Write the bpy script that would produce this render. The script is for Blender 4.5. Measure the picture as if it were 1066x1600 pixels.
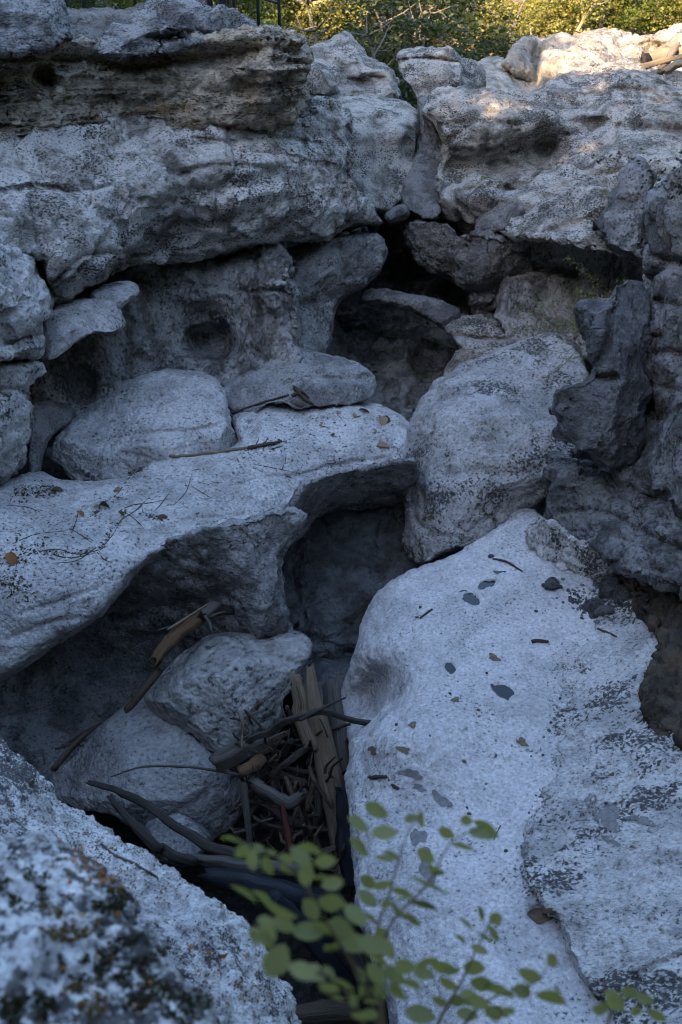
import bpy, bmesh, math, random
import numpy as np
from mathutils import Vector, Matrix
from mathutils.geometry import delaunay_2d_cdt
from mathutils.bvhtree import BVHTree

for o in list(bpy.data.objects):
    bpy.data.objects.remove(o)
random.seed(7)
SC = bpy.context.scene
SC.render.engine = 'CYCLES'
COL = SC.collection

# ------------------------------------------------------------------ camera
CAM = np.array((0.0, 0.0, 5.6)); PITCH = math.radians(31.0); F = 1556.0; CX, CY = 533.0, 800.0
cd = bpy.data.cameras.new('camera'); cam = bpy.data.objects.new('camera', cd); COL.objects.link(cam)
cam.location = CAM; cam.rotation_euler = (math.radians(90) - PITCH, 0, 0)
cd.sensor_fit = 'VERTICAL'; cd.sensor_height = 36.0; cd.lens = 35.0
cd.clip_start = 0.05; cd.clip_end = 2000
cd.dof.use_dof = True; cd.dof.focus_distance = 9.5; cd.dof.aperture_fstop = 2.7
SC.camera = cam
SC.cycles.max_bounces = 5; SC.cycles.diffuse_bounces = 2; SC.cycles.glossy_bounces = 2; SC.cycles.transmission_bounces = 3
SC.cycles.filter_width = 1.1; SC.cycles.use_adaptive_sampling = True; SC.cycles.adaptive_threshold = .02

# ------------------------------------------------------------------ light
SUN_EL = math.radians(24); SUN_AZ = math.radians(-140)      # azimuth from +Y towards +X: behind the camera, to its left
w = bpy.data.worlds.new('World'); SC.world = w; w.use_nodes = True
nt = w.node_tree; bg = nt.nodes['Background']
sky = nt.nodes.new('ShaderNodeTexSky'); sky.sky_type = 'NISHITA'; sky.sun_disc = False
sky.sun_elevation = SUN_EL; sky.sun_rotation = SUN_AZ
sky.air_density = 1.0; sky.dust_density = 1.1; sky.ozone_density = 1.2
nt.links.new(sky.outputs[0], bg.inputs[0]); bg.inputs[1].default_value = 0.15
ld = bpy.data.lights.new('sun', 'SUN'); sun = bpy.data.objects.new('sun', ld); COL.objects.link(sun)
ld.energy = 3.0; ld.angle = math.radians(0.53); ld.color = (1.0, 0.72, 0.45)
SDIR = Vector((math.sin(SUN_AZ) * math.cos(SUN_EL), math.cos(SUN_AZ) * math.cos(SUN_EL), math.sin(SUN_EL)))
sun.rotation_euler = SDIR.to_track_quat('Z', 'Y').to_euler()
sun.location = SDIR * 60
SC.view_settings.view_transform = 'Standard'; SC.view_settings.look = 'None'
SC.view_settings.exposure = 2.52; SC.view_settings.gamma = 1.0
SC.view_settings.use_curve_mapping = False

# ------------------------------------------------------------------ view geometry: pixel (of the 1066x1600 photo) -> world
cp, sp = math.cos(PITCH), math.sin(PITCH)
def rays(px, py):
    u = (np.asarray(px, float) - CX) / F; v = (CY - np.asarray(py, float)) / F
    return np.stack([u, cp + v * sp, -sp + v * cp], -1)
def depth_of(px, py, kind, val):
    r = rays(px, py)
    if kind == 'y': return val / r[1]
    if kind == 'z': return (val - CAM[2]) / r[2]
    return val
def at(px, py, kind, val):
    return Vector(CAM + depth_of(px, py, kind, val) * rays(px, py))
def project(P):
    q = P - CAM
    d = q[:, 1] * cp - q[:, 2] * sp
    v = (q[:, 1] * sp + q[:, 2] * cp) / d
    return CX + F * q[:, 0] / d, CY - F * v, d

# ------------------------------------------------------------------ tags and objects
def tag(o, label=None, cat=None, group=None, kind=None):
    if label: o['label'] = label
    if cat: o['category'] = cat
    if group: o['group'] = group
    if kind: o['kind'] = kind
    return o
def empty(name, loc=(0, 0, 0), rz=0):
    o = bpy.data.objects.new(name, None); COL.objects.link(o); o.location = loc; o.rotation_euler = (0, 0, rz); return o
def link(name, me, mat=None, parent=None):
    o = bpy.data.objects.new(name, me); COL.objects.link(o)
    if mat: me.materials.clear(); me.materials.append(mat)
    if parent: o.parent = parent
    return o
def mesh_np(name, V, Fc, smooth=True):
    """V (n,3); Fc (m,k) array of faces or list of lists"""
    me = bpy.data.meshes.new(name)
    if isinstance(Fc, np.ndarray):
        m, k = Fc.shape
        me.vertices.add(len(V)); me.vertices.foreach_set('co', np.ascontiguousarray(V, np.float32).ravel())
        me.loops.add(m * k); me.loops.foreach_set('vertex_index', np.ascontiguousarray(Fc, np.int32).ravel())
        me.polygons.add(m); me.polygons.foreach_set('loop_start', np.arange(0, m * k, k, dtype=np.int32))
        me.polygons.foreach_set('loop_total', np.full(m, k, np.int32))
        me.update(calc_edges=True)
    else:
        me.from_pydata([tuple(v) for v in V], [], Fc)
    me.polygons.foreach_set('use_smooth', np.full(len(me.polygons), smooth, bool))
    me.update()
    return me

# ------------------------------------------------------------------ noise (numpy)
def _hash(ix, iy, iz, s):
    h = (ix.astype(np.uint32) * np.uint32(374761393)) ^ (iy.astype(np.uint32) * np.uint32(668265263)) ^ (iz.astype(np.uint32) * np.uint32(2246822519)) ^ np.uint32((s * 3266489917) & 0xffffffff)
    h ^= h >> np.uint32(15); h *= np.uint32(2246822519); h ^= h >> np.uint32(13); h *= np.uint32(3266489917); h ^= h >> np.uint32(16)
    return h
def vnoise(P, s=0):
    i = np.floor(P).astype(np.int64); f = P - i; f = f * f * f * (f * (f * 6 - 15) + 10)
    out = np.zeros(len(P))
    for dx in (0, 1):
        wx = f[:, 0] if dx else 1 - f[:, 0]
        for dy in (0, 1):
            wy = f[:, 1] if dy else 1 - f[:, 1]
            for dz in (0, 1):
                wz = f[:, 2] if dz else 1 - f[:, 2]
                out += wx * wy * wz * (_hash(i[:, 0] + dx, i[:, 1] + dy, i[:, 2] + dz, s) / 4294967295.0)
    return out * 2 - 1
_R = np.array(((0.36, 0.48, -0.8), (-0.8, 0.6, 0.0), (0.48, 0.64, 0.6)))
def fbm(P, octs=3, s=0, gain=0.5, billow=False):
    a = 1.0; t = np.zeros(len(P)); n = 0
    for k in range(octs):
        v = vnoise(P, s + k * 17)
        t += a * ((1 - 2 * np.abs(v)) if billow else v); n += a
        a *= gain; P = P @ _R.T * 2.03 + 11.7
    return t / n
def worley(P, s=0):
    i = np.floor(P).astype(np.int64); f = P - i
    f1 = np.full(len(P), 9.0); f2 = np.full(len(P), 9.0); cid = np.zeros(len(P))
    for dx in (-1, 0, 1):
        for dy in (-1, 0, 1):
            for dz in (-1, 0, 1):
                h = _hash(i[:, 0] + dx, i[:, 1] + dy, i[:, 2] + dz, s)
                a = (h & np.uint32(1023)) / 1023.0; b = ((h >> np.uint32(10)) & np.uint32(1023)) / 1023.0; c = ((h >> np.uint32(20)) & np.uint32(1023)) / 1023.0
                d = (dx + a - f[:, 0]) ** 2 + (dy + b - f[:, 1]) ** 2 + (dz + c - f[:, 2]) ** 2
                m = d < f1
                f2 = np.where(m, f1, np.minimum(f2, d)); f1 = np.where(m, d, f1); cid = np.where(m, a, cid)
    return np.sqrt(f1), np.sqrt(f2), cid
def sstep(a, b, x):
    t = np.clip((x - a) / (b - a), 0, 1); return t * t * (3 - 2 * t)

# ------------------------------------------------------------------ materials
def new_mat(name):
    m = bpy.data.materials.new(name); m.use_nodes = True
    nt = m.node_tree; b = nt.nodes['Principled BSDF']
    return m, nt, b
class G:
    """tiny node-graph helper"""
    def __init__(s, nt): s.nt = nt
    def n(s, t, **kw):
        nd = s.nt.nodes.new(t)
        for k, v in kw.items(): setattr(nd, k, v)
        return nd
    def l(s, a, b): s.nt.links.new(a, b)
    def val(s, sock, v):
        if hasattr(v, 'is_linked') or isinstance(v, bpy.types.NodeSocket): s.l(v, sock)
        else: sock.default_value = v
    def noise(s, vec, scale, detail=4, rough=0.55, dist=0.0, out='Fac'):
        nd = s.n('ShaderNodeTexNoise'); s.l(vec, nd.inputs['Vector'])
        nd.inputs['Scale'].default_value = scale; nd.inputs['Detail'].default_value = detail
        nd.inputs['Roughness'].default_value = rough; nd.inputs['Distortion'].default_value = dist
        return nd.outputs[out]
    def voro(s, vec, scale, feature='F1', out='Distance', rnd=1.0):
        nd = s.n('ShaderNodeTexVoronoi', feature=feature); s.l(vec, nd.inputs['Vector'])
        nd.inputs['Scale'].default_value = scale
        if 'Randomness' in nd.inputs: nd.inputs['Randomness'].default_value = rnd
        return nd.outputs[out]
    def mr(s, x, a, b, c=0.0, d=1.0, smooth=True):
        nd = s.n('ShaderNodeMapRange'); nd.interpolation_type = 'SMOOTHSTEP' if smooth else 'LINEAR'
        s.val(nd.inputs[0], x)
        for k, v in zip((1, 2, 3, 4), (a, b, c, d)): nd.inputs[k].default_value = v
        return nd.outputs[0]
    def math(s, op, a, b=0.0, clamp=False):
        nd = s.n('ShaderNodeMath', operation=op); nd.use_clamp = clamp
        s.val(nd.inputs[0], a); s.val(nd.inputs[1], b); return nd.outputs[0]
    def mix(s, f, a, b):
        nd = s.n('ShaderNodeMix'); nd.data_type = 'RGBA'
        s.val(nd.inputs[0], f)
        for k, v in ((6, a), (7, b)):
            if isinstance(v, tuple): nd.inputs[k].default_value = (*v[:3], 1)
            else: s.l(v, nd.inputs[k])
        return nd.outputs[2]
    def stretch(s, vec, sc):
        nd = s.n('ShaderNodeMapping'); s.l(vec, nd.inputs[0]); nd.inputs['Scale'].default_value = sc; return nd.outputs[0]

def rock_mat(name, light=(.52, .50, .47), mid=(.36, .34, .32), dark=(.045, .043, .042), speck=0.5, sscale=22.0, patch=0.5,
             stain=(.30, .20, .11), stain_amt=0.0, moss=0.0, bump=1.0, streak=(1, 1, 1), rough=0.9, veins=0.0, crust=0.0, mott=3.0, drip=0.0, grit=0.0):
    """limestone: pale worn skin, greyer patches, black lichen specks, ochre stain, moss"""
    m, nt, b = new_mat(name); g = G(nt)
    tc = g.n('ShaderNodeTexCoord').outputs['Object']
    st = g.stretch(tc, streak)
    big = g.n('ShaderNodeTexNoise'); g.l(st, big.inputs['Vector']); big.inputs['Scale'].default_value = 1.5; big.inputs['Detail'].default_value = 3; big.inputs['Roughness'].default_value = .6
    sep = g.n('ShaderNodeSeparateColor'); g.l(big.outputs['Color'], sep.inputs[0])
    b1, b2, b3 = sep.outputs
    med = g.noise(st, mott, 4, .7)
    fin = g.noise(st, sscale, 3, .62)
    # pale / grey mottling
    pm = g.math('ADD', g.mr(b1, .40, .60, -.25, .45), g.mr(med, .40, .62, 0, .8), True)
    col = g.mix(g.math('MULTIPLY', pm, min(1, patch * 1.6)), light, mid)
    if stain_amt > 0:
        t0 = .66 - .36 * stain_amt
        col = g.mix(g.math('MULTIPLY', g.mr(g.math('ADD', g.math('MULTIPLY', b3, .7), g.math('MULTIPLY', med, .3)), t0, t0 + .18), min(.95, .45 + .5 * stain_amt)), col, stain)
    if drip > 0:   # water streaks running down the face
        dn = g.noise(g.stretch(tc, (1, 1, .16)), 3.4, 3, .65)
        col = g.mix(g.math('MULTIPLY', g.mr(dn, .50, .66), g.mr(b1, .38, .58, .15 * drip, drip)), col, (.075, .066, .055))
    # grain
    hsv = g.n('ShaderNodeHueSaturation'); g.l(g.mr(fin, .3, .7, .66, 1.22, False), hsv.inputs['Value']); g.l(col, hsv.inputs['Color']); col = hsv.outputs[0]
    # black lichen specks, thicker inside some patches
    if speck > 0:
        sel = g.math('ADD', g.math('MULTIPLY', b2, .6), g.math('MULTIPLY', med, .4))
        th = g.mr(sel, .43, .62, .27, .34 + .20 * speck)
        col = g.mix(g.math('MULTIPLY', g.mr(g.math('SUBTRACT', th, fin), -.04, .085), .88), col, dark)
    gt = .36 + .13 * grit
    gsel = g.mr(g.math('ADD', g.math('MULTIPLY', b2, .5), g.math('MULTIPLY', med, .5)), .36, .58, gt - .09 * grit, gt + .03 * grit)
    col = g.mix(g.mr(g.math('SUBTRACT', gsel, fin), 0, .09, 0, .55 + .3 * grit), col, tuple(x * (2.2 - grit) for x in dark))  # fine pits: their dark shading is painted into the colour
    if veins > 0:
        vm = g.math('ABSOLUTE', g.math('SUBTRACT', med, .5))
        col = g.mix(g.math('MULTIPLY', g.mr(vm, .004, .020, veins, 0), g.mr(b2, .40, .55)), col, dark)
    if moss > 0:
        mn = g.noise(tc, 7.5, 4, .7, .3)
        mm = g.math('MULTIPLY', g.mr(mn, .52, .6), g.mr(b3, .64 - .18 * moss, .70 - .16 * moss))
        col = g.mix(g.math('MULTIPLY', mm, .95), col, g.mix(fin, (.03, .036, .010), (.11, .10, .024)))
    g.l(col, b.inputs['Base Color'])
    b.inputs['Roughness'].default_value = rough
    b.inputs['Specular IOR Level'].default_value = 0.25
    # fine relief
    hf = g.noise(st, sscale * .55, 2.5, .7)
    h = g.math('ABSOLUTE', g.math('SUBTRACT', hf, .5)) if crust >= .5 else hf
    if veins > 0:   # the cracks are cut in as well
        h = g.math('SUBTRACT', h, g.math('MULTIPLY', g.mr(vm, .004, .03, 1, 0), .35 * min(1, veins)))
    bp = g.n('ShaderNodeBump'); bp.inputs['Strength'].default_value = 1.0; bp.inputs['Distance'].default_value = .075 * bump
    g.l(h, bp.inputs['Height']); g.l(bp.outputs[0], b.inputs['Normal'])
    return m

def wood_mat(name, a, c, rough=.8, bump=1.0, dark=.35):
    m, nt, b = new_mat(name); g = G(nt)
    tc = g.n('ShaderNodeTexCoord').outputs['UV']
    st = g.stretch(tc, (1.0, 14.0, 1))
    gr = g.noise(st, 3.0, 6, .65, .4)
    pt = g.noise(g.stretch(tc, (.8, 2, 1)), 2.2, 4, .6)
    col = g.mix(g.mr(gr, .32, .68), a, c)
    col = g.mix(g.math('MULTIPLY', g.mr(pt, .52, .7), dark * 2), col, tuple(x * .3 for x in a))
    g.l(col, b.inputs['Base Color']); b.inputs['Roughness'].default_value = rough; b.inputs['Specular IOR Level'].default_value = .3
    bp = g.n('ShaderNodeBump'); bp.inputs['Strength'].default_value = .8; bp.inputs['Distance'].default_value = .012 * bump
    g.l(gr, bp.inputs['Height']); g.l(bp.outputs[0], b.inputs['Normal'])
    return m
def leaf_mat(name, c1, c2, trans=.35, rough=.5, scale=1.2):
    m, nt, b = new_mat(name); g = G(nt)
    ge = g.n('ShaderNodeNewGeometry'); oi = g.n('ShaderNodeObjectInfo')
    r = g.math('FRACT', g.math('ADD', ge.outputs['Random Per Island'], oi.outputs['Random']))
    big = g.noise(ge.outputs['Position'], scale, 2, .5)
    f = g.math('MULTIPLY', g.math('ADD', r, g.mr(big, .3, .7)), .5)
    col = g.mix(f, c1, c2)
    g.l(col, b.inputs['Base Color']); b.inputs['Roughness'].default_value = rough; b.inputs['Specular IOR Level'].default_value = .3
    tr = g.n('ShaderNodeBsdfTranslucent'); g.l(g.mix(.35, col, (.30, .36, .03)), tr.inputs[0])
    ms = g.n('ShaderNodeMixShader'); ms.inputs[0].default_value = trans
    g.l(b.outputs[0], ms.inputs[1]); g.l(tr.outputs[0], ms.inputs[2])
    g.l(ms.outputs[0], nt.nodes['Material Output'].inputs[0])
    return m
def plain_mat(name, c, rough=.7, metal=0.0):
    m, nt, b = new_mat(name); g = G(nt)
    tc = g.n('ShaderNodeTexCoord').outputs['Object']
    n_ = g.noise(tc, 30, 4, .6)
    g.l(g.mix(g.mr(n_, .3, .7), tuple(x * .75 for x in c), tuple(min(1, x * 1.2) for x in c)), b.inputs['Base Color'])
    b.inputs['Roughness'].default_value = rough; b.inputs['Metallic'].default_value = metal
    return m
# ------------------------------------------------------------------ rock builder
def tps_fit(X, v, reg=1e-3):
    n = len(X); Xs = X / 400.0
    D = np.linalg.norm(Xs[:, None] - Xs[None], axis=-1)
    K = np.where(D > 0, D * D * np.log(np.maximum(D, 1e-9)), 0) + reg * np.eye(n)
    A = np.zeros((n + 3, n + 3)); A[:n, :n] = K; A[:n, n] = 1; A[:n, n + 1:] = Xs; A[n, :n] = 1; A[n + 1:, :n] = Xs.T
    b = np.zeros(n + 3); b[:n] = v
    c = np.linalg.lstsq(A, b, rcond=None)[0]
    def ev(Q):
        out = np.empty(len(Q)); Qs = Q / 400.0
        for i in range(0, len(Q), 20000):
            q = Qs[i:i + 20000]
            D = np.linalg.norm(q[:, None] - Xs[None], axis=-1)
            out[i:i + 20000] = np.where(D > 0, D * D * np.log(np.maximum(D, 1e-9)), 0) @ c[:n] + c[n] + q @ c[n + 1:]
        return out
    return ev
def seg_dist(Q, A, B):
    out = np.full(len(Q), 1e9)
    for a, b in zip(A, B):
        ab = b - a; t = np.clip(((Q - a) @ ab) / max(1e-9, ab @ ab), 0, 1)
        out = np.minimum(out, np.linalg.norm(Q - a - t[:, None] * ab, axis=1))
    return out
def inside(Q, P):
    c = np.zeros(len(Q), bool); j = len(P) - 1
    for i in range(len(P)):
        xi, yi = P[i]; xj, yj = P[j]
        if yi != yj:
            c ^= ((yi > Q[:, 1]) != (yj > Q[:, 1])) & (Q[:, 0] < (xj - xi) * (Q[:, 1] - yi) / (yj - yi) + xi)
        j = i
    return c
def smooth_poly(P, step):
    """Catmull-Rom through the traced corners, resampled"""
    P = np.array(P, float); n = len(P); out = []
    for i in range(n):
        p0, p1, p2, p3 = P[i - 1], P[i], P[(i + 1) % n], P[(i + 2) % n]
        L = np.linalg.norm(p2 - p1); k = max(1, int(L / step))
        for j in range(k):
            t = j / k
            out.append(.5 * ((2 * p1) + (-p0 + p2) * t + (2 * p0 - 5 * p1 + 4 * p2 - p3) * t * t + (-p0 + 3 * p1 - 3 * p2 + p3) * t ** 3))
    return np.array(out)
ROCKS = []
EDGE_K = .5
def rock(name, label, outline, y=(), z=(), d=(), back=1.0, edge=40, R=.3, bw=None, vox=.03, step=7, mat=None,
         lump=(.06, .7), mid=(.03, .22), pit=(.0, .06), blk=(.0, .5), strata=(.0, .12), seed=0, cracks=(), dents=(), chis=0, cuts=(), cat='rock', group=None, kind=None):
    """A solid rock: traced outline, real distances given at points on its face (world y, world z or distance d), rounded rim,
    rounded back of the given thickness; then voxel-remeshed and weathered with 3-D noise."""
    poly = smooth_poly(outline, step)
    smp = [(a, b, 1 / depth_of(a, b, 'y', v)) for a, b, v in y] + [(a, b, 1 / depth_of(a, b, 'z', v)) for a, b, v in z] + [(a, b, 1 / v) for a, b, v in d]
    smp = np.array(smp); ev = tps_fit(smp[:, :2], smp[:, 2])
    dmin, dmax = 1 / smp[:, 2].max(), 1 / smp[:, 2].min()
    dep = lambda Q: 1 / np.clip(ev(Q), 1 / (dmax * 1.15), 1 / (dmin * .87))
    lo, hi = poly.min(0), poly.max(0)
    gx, gy = np.meshgrid(np.arange(lo[0], hi[0], step), np.arange(lo[1], hi[1], step * .87))
    gx[::2] += step / 2
    Q = np.stack([gx.ravel(), gy.ravel()], 1); Q = Q[inside(Q, poly)]
    A, B = poly, np.roll(poly, -1, 0)
    e = seg_dist(Q, A, B); Q, e = Q[e > step * .45], e[e > step * .45]
    pts = np.concatenate([poly, Q]); nb = len(poly)
    res = delaunay_2d_cdt([Vector(p) for p in pts], [], [list(range(nb))], 1, 1e-4)
    vv, ff, ov = res[0], res[2], res[3]
    pts = np.array([tuple(p) for p in vv]); e = seg_dist(pts, A, B)
    isb = e < 1e-3
    T = np.array([f for f in ff if len(f) == 3])
    d0 = dep(pts)
    edge = edge * EDGE_K * (1 + .35 * np.sin(pts[:, 0] * .031 + seed) * np.cos(pts[:, 1] * .027 + seed * 2))
    t = np.clip(e / edge, 0, 1); df = d0 + R * (1 - np.clip(1 - (1 - t) ** 2.6, 0, 1) ** (1 / 2.3))
    bw = bw if bw else edge * 2.0
    tb = np.clip(e / bw, 0, 1); db = d0 + R + back * np.sqrt(np.clip(1 - (1 - tb) ** 2, 0, 1))
    rr = rays(pts[:, 0], pts[:, 1])
    VF = CAM + df[:, None] * rr; VB = CAM + db[:, None] * rr
    n = len(pts); idx = np.arange(n); bidx = np.where(isb, idx, idx + n)
    faces = np.concatenate([T, bidx[T[:, ::-1]]])
    V = np.concatenate([VF, VB])
    me = mesh_np(name, V, faces)
    bm = bmesh.new(); bm.from_mesh(me); bmesh.ops.delete(bm, geom=[v for v in bm.verts if not v.link_faces], context='VERTS')
    bmesh.ops.recalc_face_normals(bm, faces=bm.faces); bm.to_mesh(me); bm.free()
    o = link(name, me)
    md = o.modifiers.new('r', 'REMESH'); md.mode = 'VOXEL'; md.voxel_size = vox; md.use_smooth_shade = True
    dg = bpy.context.evaluated_depsgraph_get(); dg.update()
    nm = bpy.data.meshes.new_from_object(o.evaluated_get(dg)); o.modifiers.clear(); o.data = nm; bpy.data.meshes.remove(me)
    nv = len(nm.vertices)
    V = np.empty(nv * 3, np.float32); nm.vertices.foreach_get('co', V); V = V.reshape(-1, 3).astype(float)
    def normals():
        N = np.empty(nv * 3, np.float32); nm.vertex_normals.foreach_get('vector', N); return N.reshape(-1, 3).astype(float)
    def put(): nm.vertices.foreach_set('co', V.astype(np.float32).ravel()); nm.update()
    N = normals(); s = seed * 101 + 5
    off = np.array((seed * 3.7, seed * 1.3, seed * 2.1))
    # big lumps, then fractured blocks / strata, then roughness
    disp = lump[0] * fbm((V + off) / lump[1], 3, s)
    if blk[0]:
        wp = V + off + .12 * blk[1] * np.stack([fbm(V / blk[1] * 1.7, 2, s + k) for k in (1, 2, 3)], 1)
        f1, f2, ci = worley(wp / blk[1], s + 9)
        disp += blk[0] * ((ci - .5) * sstep(0, .25, f2 - f1) - .7 * (1 - sstep(0, .10, f2 - f1)))
    if strata[0]:
        zz = (V[:, 2] + .12 * fbm(V / .9, 3, s + 31) + .15 * V[:, 0] * .3) / strata[1]
        k = np.floor(zz); fr = zz - k
        h1 = _hash(k.astype(np.int64), np.zeros(nv, np.int64), np.zeros(nv, np.int64), s) / 4294967295.0
        disp += strata[0] * ((h1 - .5) + .25 * np.sin(fr * math.pi)) * sstep(-.5, .3, fbm(V / 1.3, 2, s + 77)) * (1 - np.abs(N[:, 2]))
    V += N * disp[:, None]
    if chis or cuts:   # flat broken faces
        rg_ = np.random.default_rng(seed + 900); cc = V.mean(0); pl_ = list(cuts)
        for k in range(int(chis)):
            a_ = rg_.uniform(-2.6, -.5); el = rg_.uniform(-.2, 1.1); pl_.append((math.cos(a_) * math.cos(el), math.sin(a_) * math.cos(el), math.sin(el), rg_.uniform(.80, .93)))
        for nx_, ny_, nz_, fr_ in pl_:
            nn = np.array((nx_, ny_, nz_), float); nn /= np.linalg.norm(nn); q_ = (V - cc) @ nn
            V -= np.maximum(0, q_ - np.quantile(q_, .995) * fr_)[:, None] * nn * .93
    put(); N = normals()
    disp = -mid[0] * fbm((V + off) / mid[1], 5, s + 200, .6, True) * 1.5 + .8 * mid[0] * fbm((V - off) / (mid[1] * 2.2), 2, s + 250)
    if pit[0]:
        f1, f2, ci = worley((V + off) / pit[1], s + 300)
        mk = sstep(-.25, .35, fbm((V + off) / .5, 3, s + 400))
        disp += -pit[0] * (1 - sstep(.1, .5, f1)) * mk * (.4 + ci)
    V += N * disp[:, None]
    # traced cracks and hollows, cut into the face
    if cracks or dents:
        px, py, dd = project(V); q = np.stack([px, py], 1)
        ok = (px > lo[0] - 50) & (px < hi[0] + 50)
        front = np.clip(1 - (dd - dep(q) - R - .12) / .15, 0, 1) * ok
        rv = V - CAM; rv /= np.linalg.norm(rv, axis=1)[:, None]
        wob = 5 * fbm(V / .15, 3, s + 500); wob2 = fbm(V / .3, 4, s + 520)
        for c in cracks:
            pl = np.array(c[0], float); L = smooth_poly_open(pl, 8)
            mk = np.where((front > 0) & (px > L[:, 0].min() - 30) & (px < L[:, 0].max() + 30) & (py > L[:, 1].min() - 30) & (py < L[:, 1].max() + 30))[0]
            if not len(mk): continue
            sd = seg_dist(q[mk], L[:-1], L[1:])
            V[mk] += rv[mk] * (front[mk] * c[2] * np.exp(-(np.maximum(0, sd + wob[mk] * .6) / c[1]) ** 2))[:, None]
        for (cx, cy, rx, ry, dp, *rot) in dents:
            a = math.radians(rot[0]) if rot else 0
            ux = ((px - cx) * math.cos(a) + (py - cy) * math.sin(a)) / rx; uy = (-(px - cx) * math.sin(a) + (py - cy) * math.cos(a)) / ry
            rad = np.sqrt(ux * ux + uy * uy) + wob2 * (.45 if dp > .07 else .12)
            V += rv * (front * dp * (1 - sstep(.25 if dp > .07 else .6, 1.25 if dp > .07 else 1.1, rad)))[:, None]
    base = np.array((V[:, 0].mean(), V[:, 1].mean(), V[:, 2].min()))
    V -= base; put(); o.location = base
    nm.materials.clear(); nm.materials.append(mat)
    tag(o, label, cat, group, kind or 'thing')
    ROCKS.append(o)
    return o
def smooth_poly_open(P, step):
    out = []
    n = len(P)
    for i in range(n - 1):
        p0, p1, p2, p3 = P[max(0, i - 1)], P[i], P[i + 1], P[min(n - 1, i + 2)]
        k = max(1, int(np.linalg.norm(p2 - p1) / step))
        for j in range(k):
            t = j / k
            out.append(.5 * ((2 * p1) + (-p0 + p2) * t + (2 * p0 - 5 * p1 + 4 * p2 - p3) * t * t + (-p0 + 3 * p1 - 3 * p2 + p3) * t ** 3))
    out.append(P[-1]); return np.array(out)

# ------------------------------------------------------------------ ground: one sheet, gorge bottom to far bank and beyond
def ground_h(x, y):
    # gorge trough running away from the viewer, banks on both sides, river flat behind, wooded slopes around
    h = -3.4 + 0 * x
    left = sstep(-3.4, -6.0, x + .12 * (y - 9)) * 6.6
    right = sstep(4.2, 7.0, x) * 5.2
    far = sstep(15.5, 19.0, y) * 4.4
    near = sstep(1.5, -3.0, y) * 6.2
    h = h + np.maximum(np.maximum(left, right), np.maximum(far, near))
    h = np.maximum(h, -3.4 + sstep(-.2, -1.3, x) * sstep(12.9, 14.2, y) * sstep(27, 18, y) * 7.6)
    h = np.maximum(h, -3.4 + sstep(-.3, -1.5, x) * sstep(3.2, 1.2, y) * 5.8)
    h = h + sstep(30, 60, y) * -.3
    h += sstep(55, 120, y) * 8 + sstep(14, 60, -x) * 9 * sstep(60, 10, y) + sstep(20, 80, x) * 10 + sstep(6, 50, -y) * 10
    return h
def axis(lo, hi, c0, c1, fine, n):
    a = np.arange(c0, c1 + 1e-6, fine)
    g_ = np.linspace(0, 1, n) ** 2.2
    return np.concatenate([c0 - (c0 - lo) * g_[::-1][:-1], a, c1 + (hi - c1) * g_[1:]])
ax = axis(-600, 600, -12, 12, .4, 30); ay = axis(-400, 900, -8, 40, .4, 30)
gx, gy = np.meshgrid(ax, ay)
gv = np.stack([gx.ravel(), gy.ravel(), ground_h(gx.ravel(), gy.ravel())], 1)
gv[:, 2] += .18 * fbm(gv / 1.6, 3, 3) * sstep(200, 60, np.abs(gv[:, 1]))
ii = np.arange(gx.size).reshape(gx.shape)
gf = np.stack([ii[:-1, :-1].ravel(), ii[:-1, 1:].ravel(), ii[1:, 1:].ravel(), ii[1:, :-1].ravel()], 1)
def ground_mat():
    m, nt, b = new_mat('woodland_ground'); g = G(nt)
    ge = g.n('ShaderNodeNewGeometry').outputs['Position']
    a = g.noise(ge, 1.1, 6, .65); c = g.noise(ge, 9, 6, .7)
    sx = g.n('ShaderNodeSeparateXYZ'); g.l(ge, sx.inputs[0])
    soil = g.mix(g.mr(a, .35, .65), (.05, .045, .03), (.10, .085, .045))
    soil = g.mix(g.mr(c, .5, .65), soil, (.05, .065, .015))
    rk = g.mix(g.mr(c, .35, .65), (.10, .095, .09), (.03, .03, .028))
    col = g.mix(g.mr(sx.outputs[2], -.5, 1.2), rk, soil)
    g.l(col, b.inputs['Base Color']); b.inputs['Roughness'].default_value = .95
    bp = g.n('ShaderNodeBump'); bp.inputs['Distance'].default_value = .1; g.l(c, bp.inputs['Height']); g.l(bp.outputs[0], b.inputs['Normal'])
    return m
gob = link('ground', mesh_np('ground', gv, gf), ground_mat()); tag(gob, kind='structure')

# ------------------------------------------------------------------ the rocks
PALE = rock_mat('worn_pale_limestone', (.60, .565, .56), (.43, .41, .405), speck=.32, sscale=36, patch=.55, bump=.3, rough=.85, mott=3.5, veins=.0, grit=.12)
SHELF = rock_mat('shelf_limestone', (.58, .552, .543), (.38, .363, .355), speck=.4, sscale=32, patch=.6, bump=.55, stain=(.20, .14, .09), stain_amt=.10, veins=.0, mott=4.5, drip=0.12, grit=.45)
KARST = rock_mat('pitted_limestone', (.40, .365, .325), (.21, .19, .165), speck=1.1, sscale=34, patch=.62, bump=.7, moss=.1, crust=.6, drip=0.5, stain=(.17, .125, .08), stain_amt=.3, grit=.9, streak=(1, 1, 1.8), veins=.0)
KARSTB = rock_mat('brownish_pitted_limestone', (.54, .507, .475), (.28, .254, .226), speck=.95, sscale=34, patch=.6, bump=.7, stain=(.18, .14, .10), stain_amt=.36, moss=.15, crust=.5, streak=(1, 1, 1.5), drip=0.7, grit=.8, veins=.0)
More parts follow.
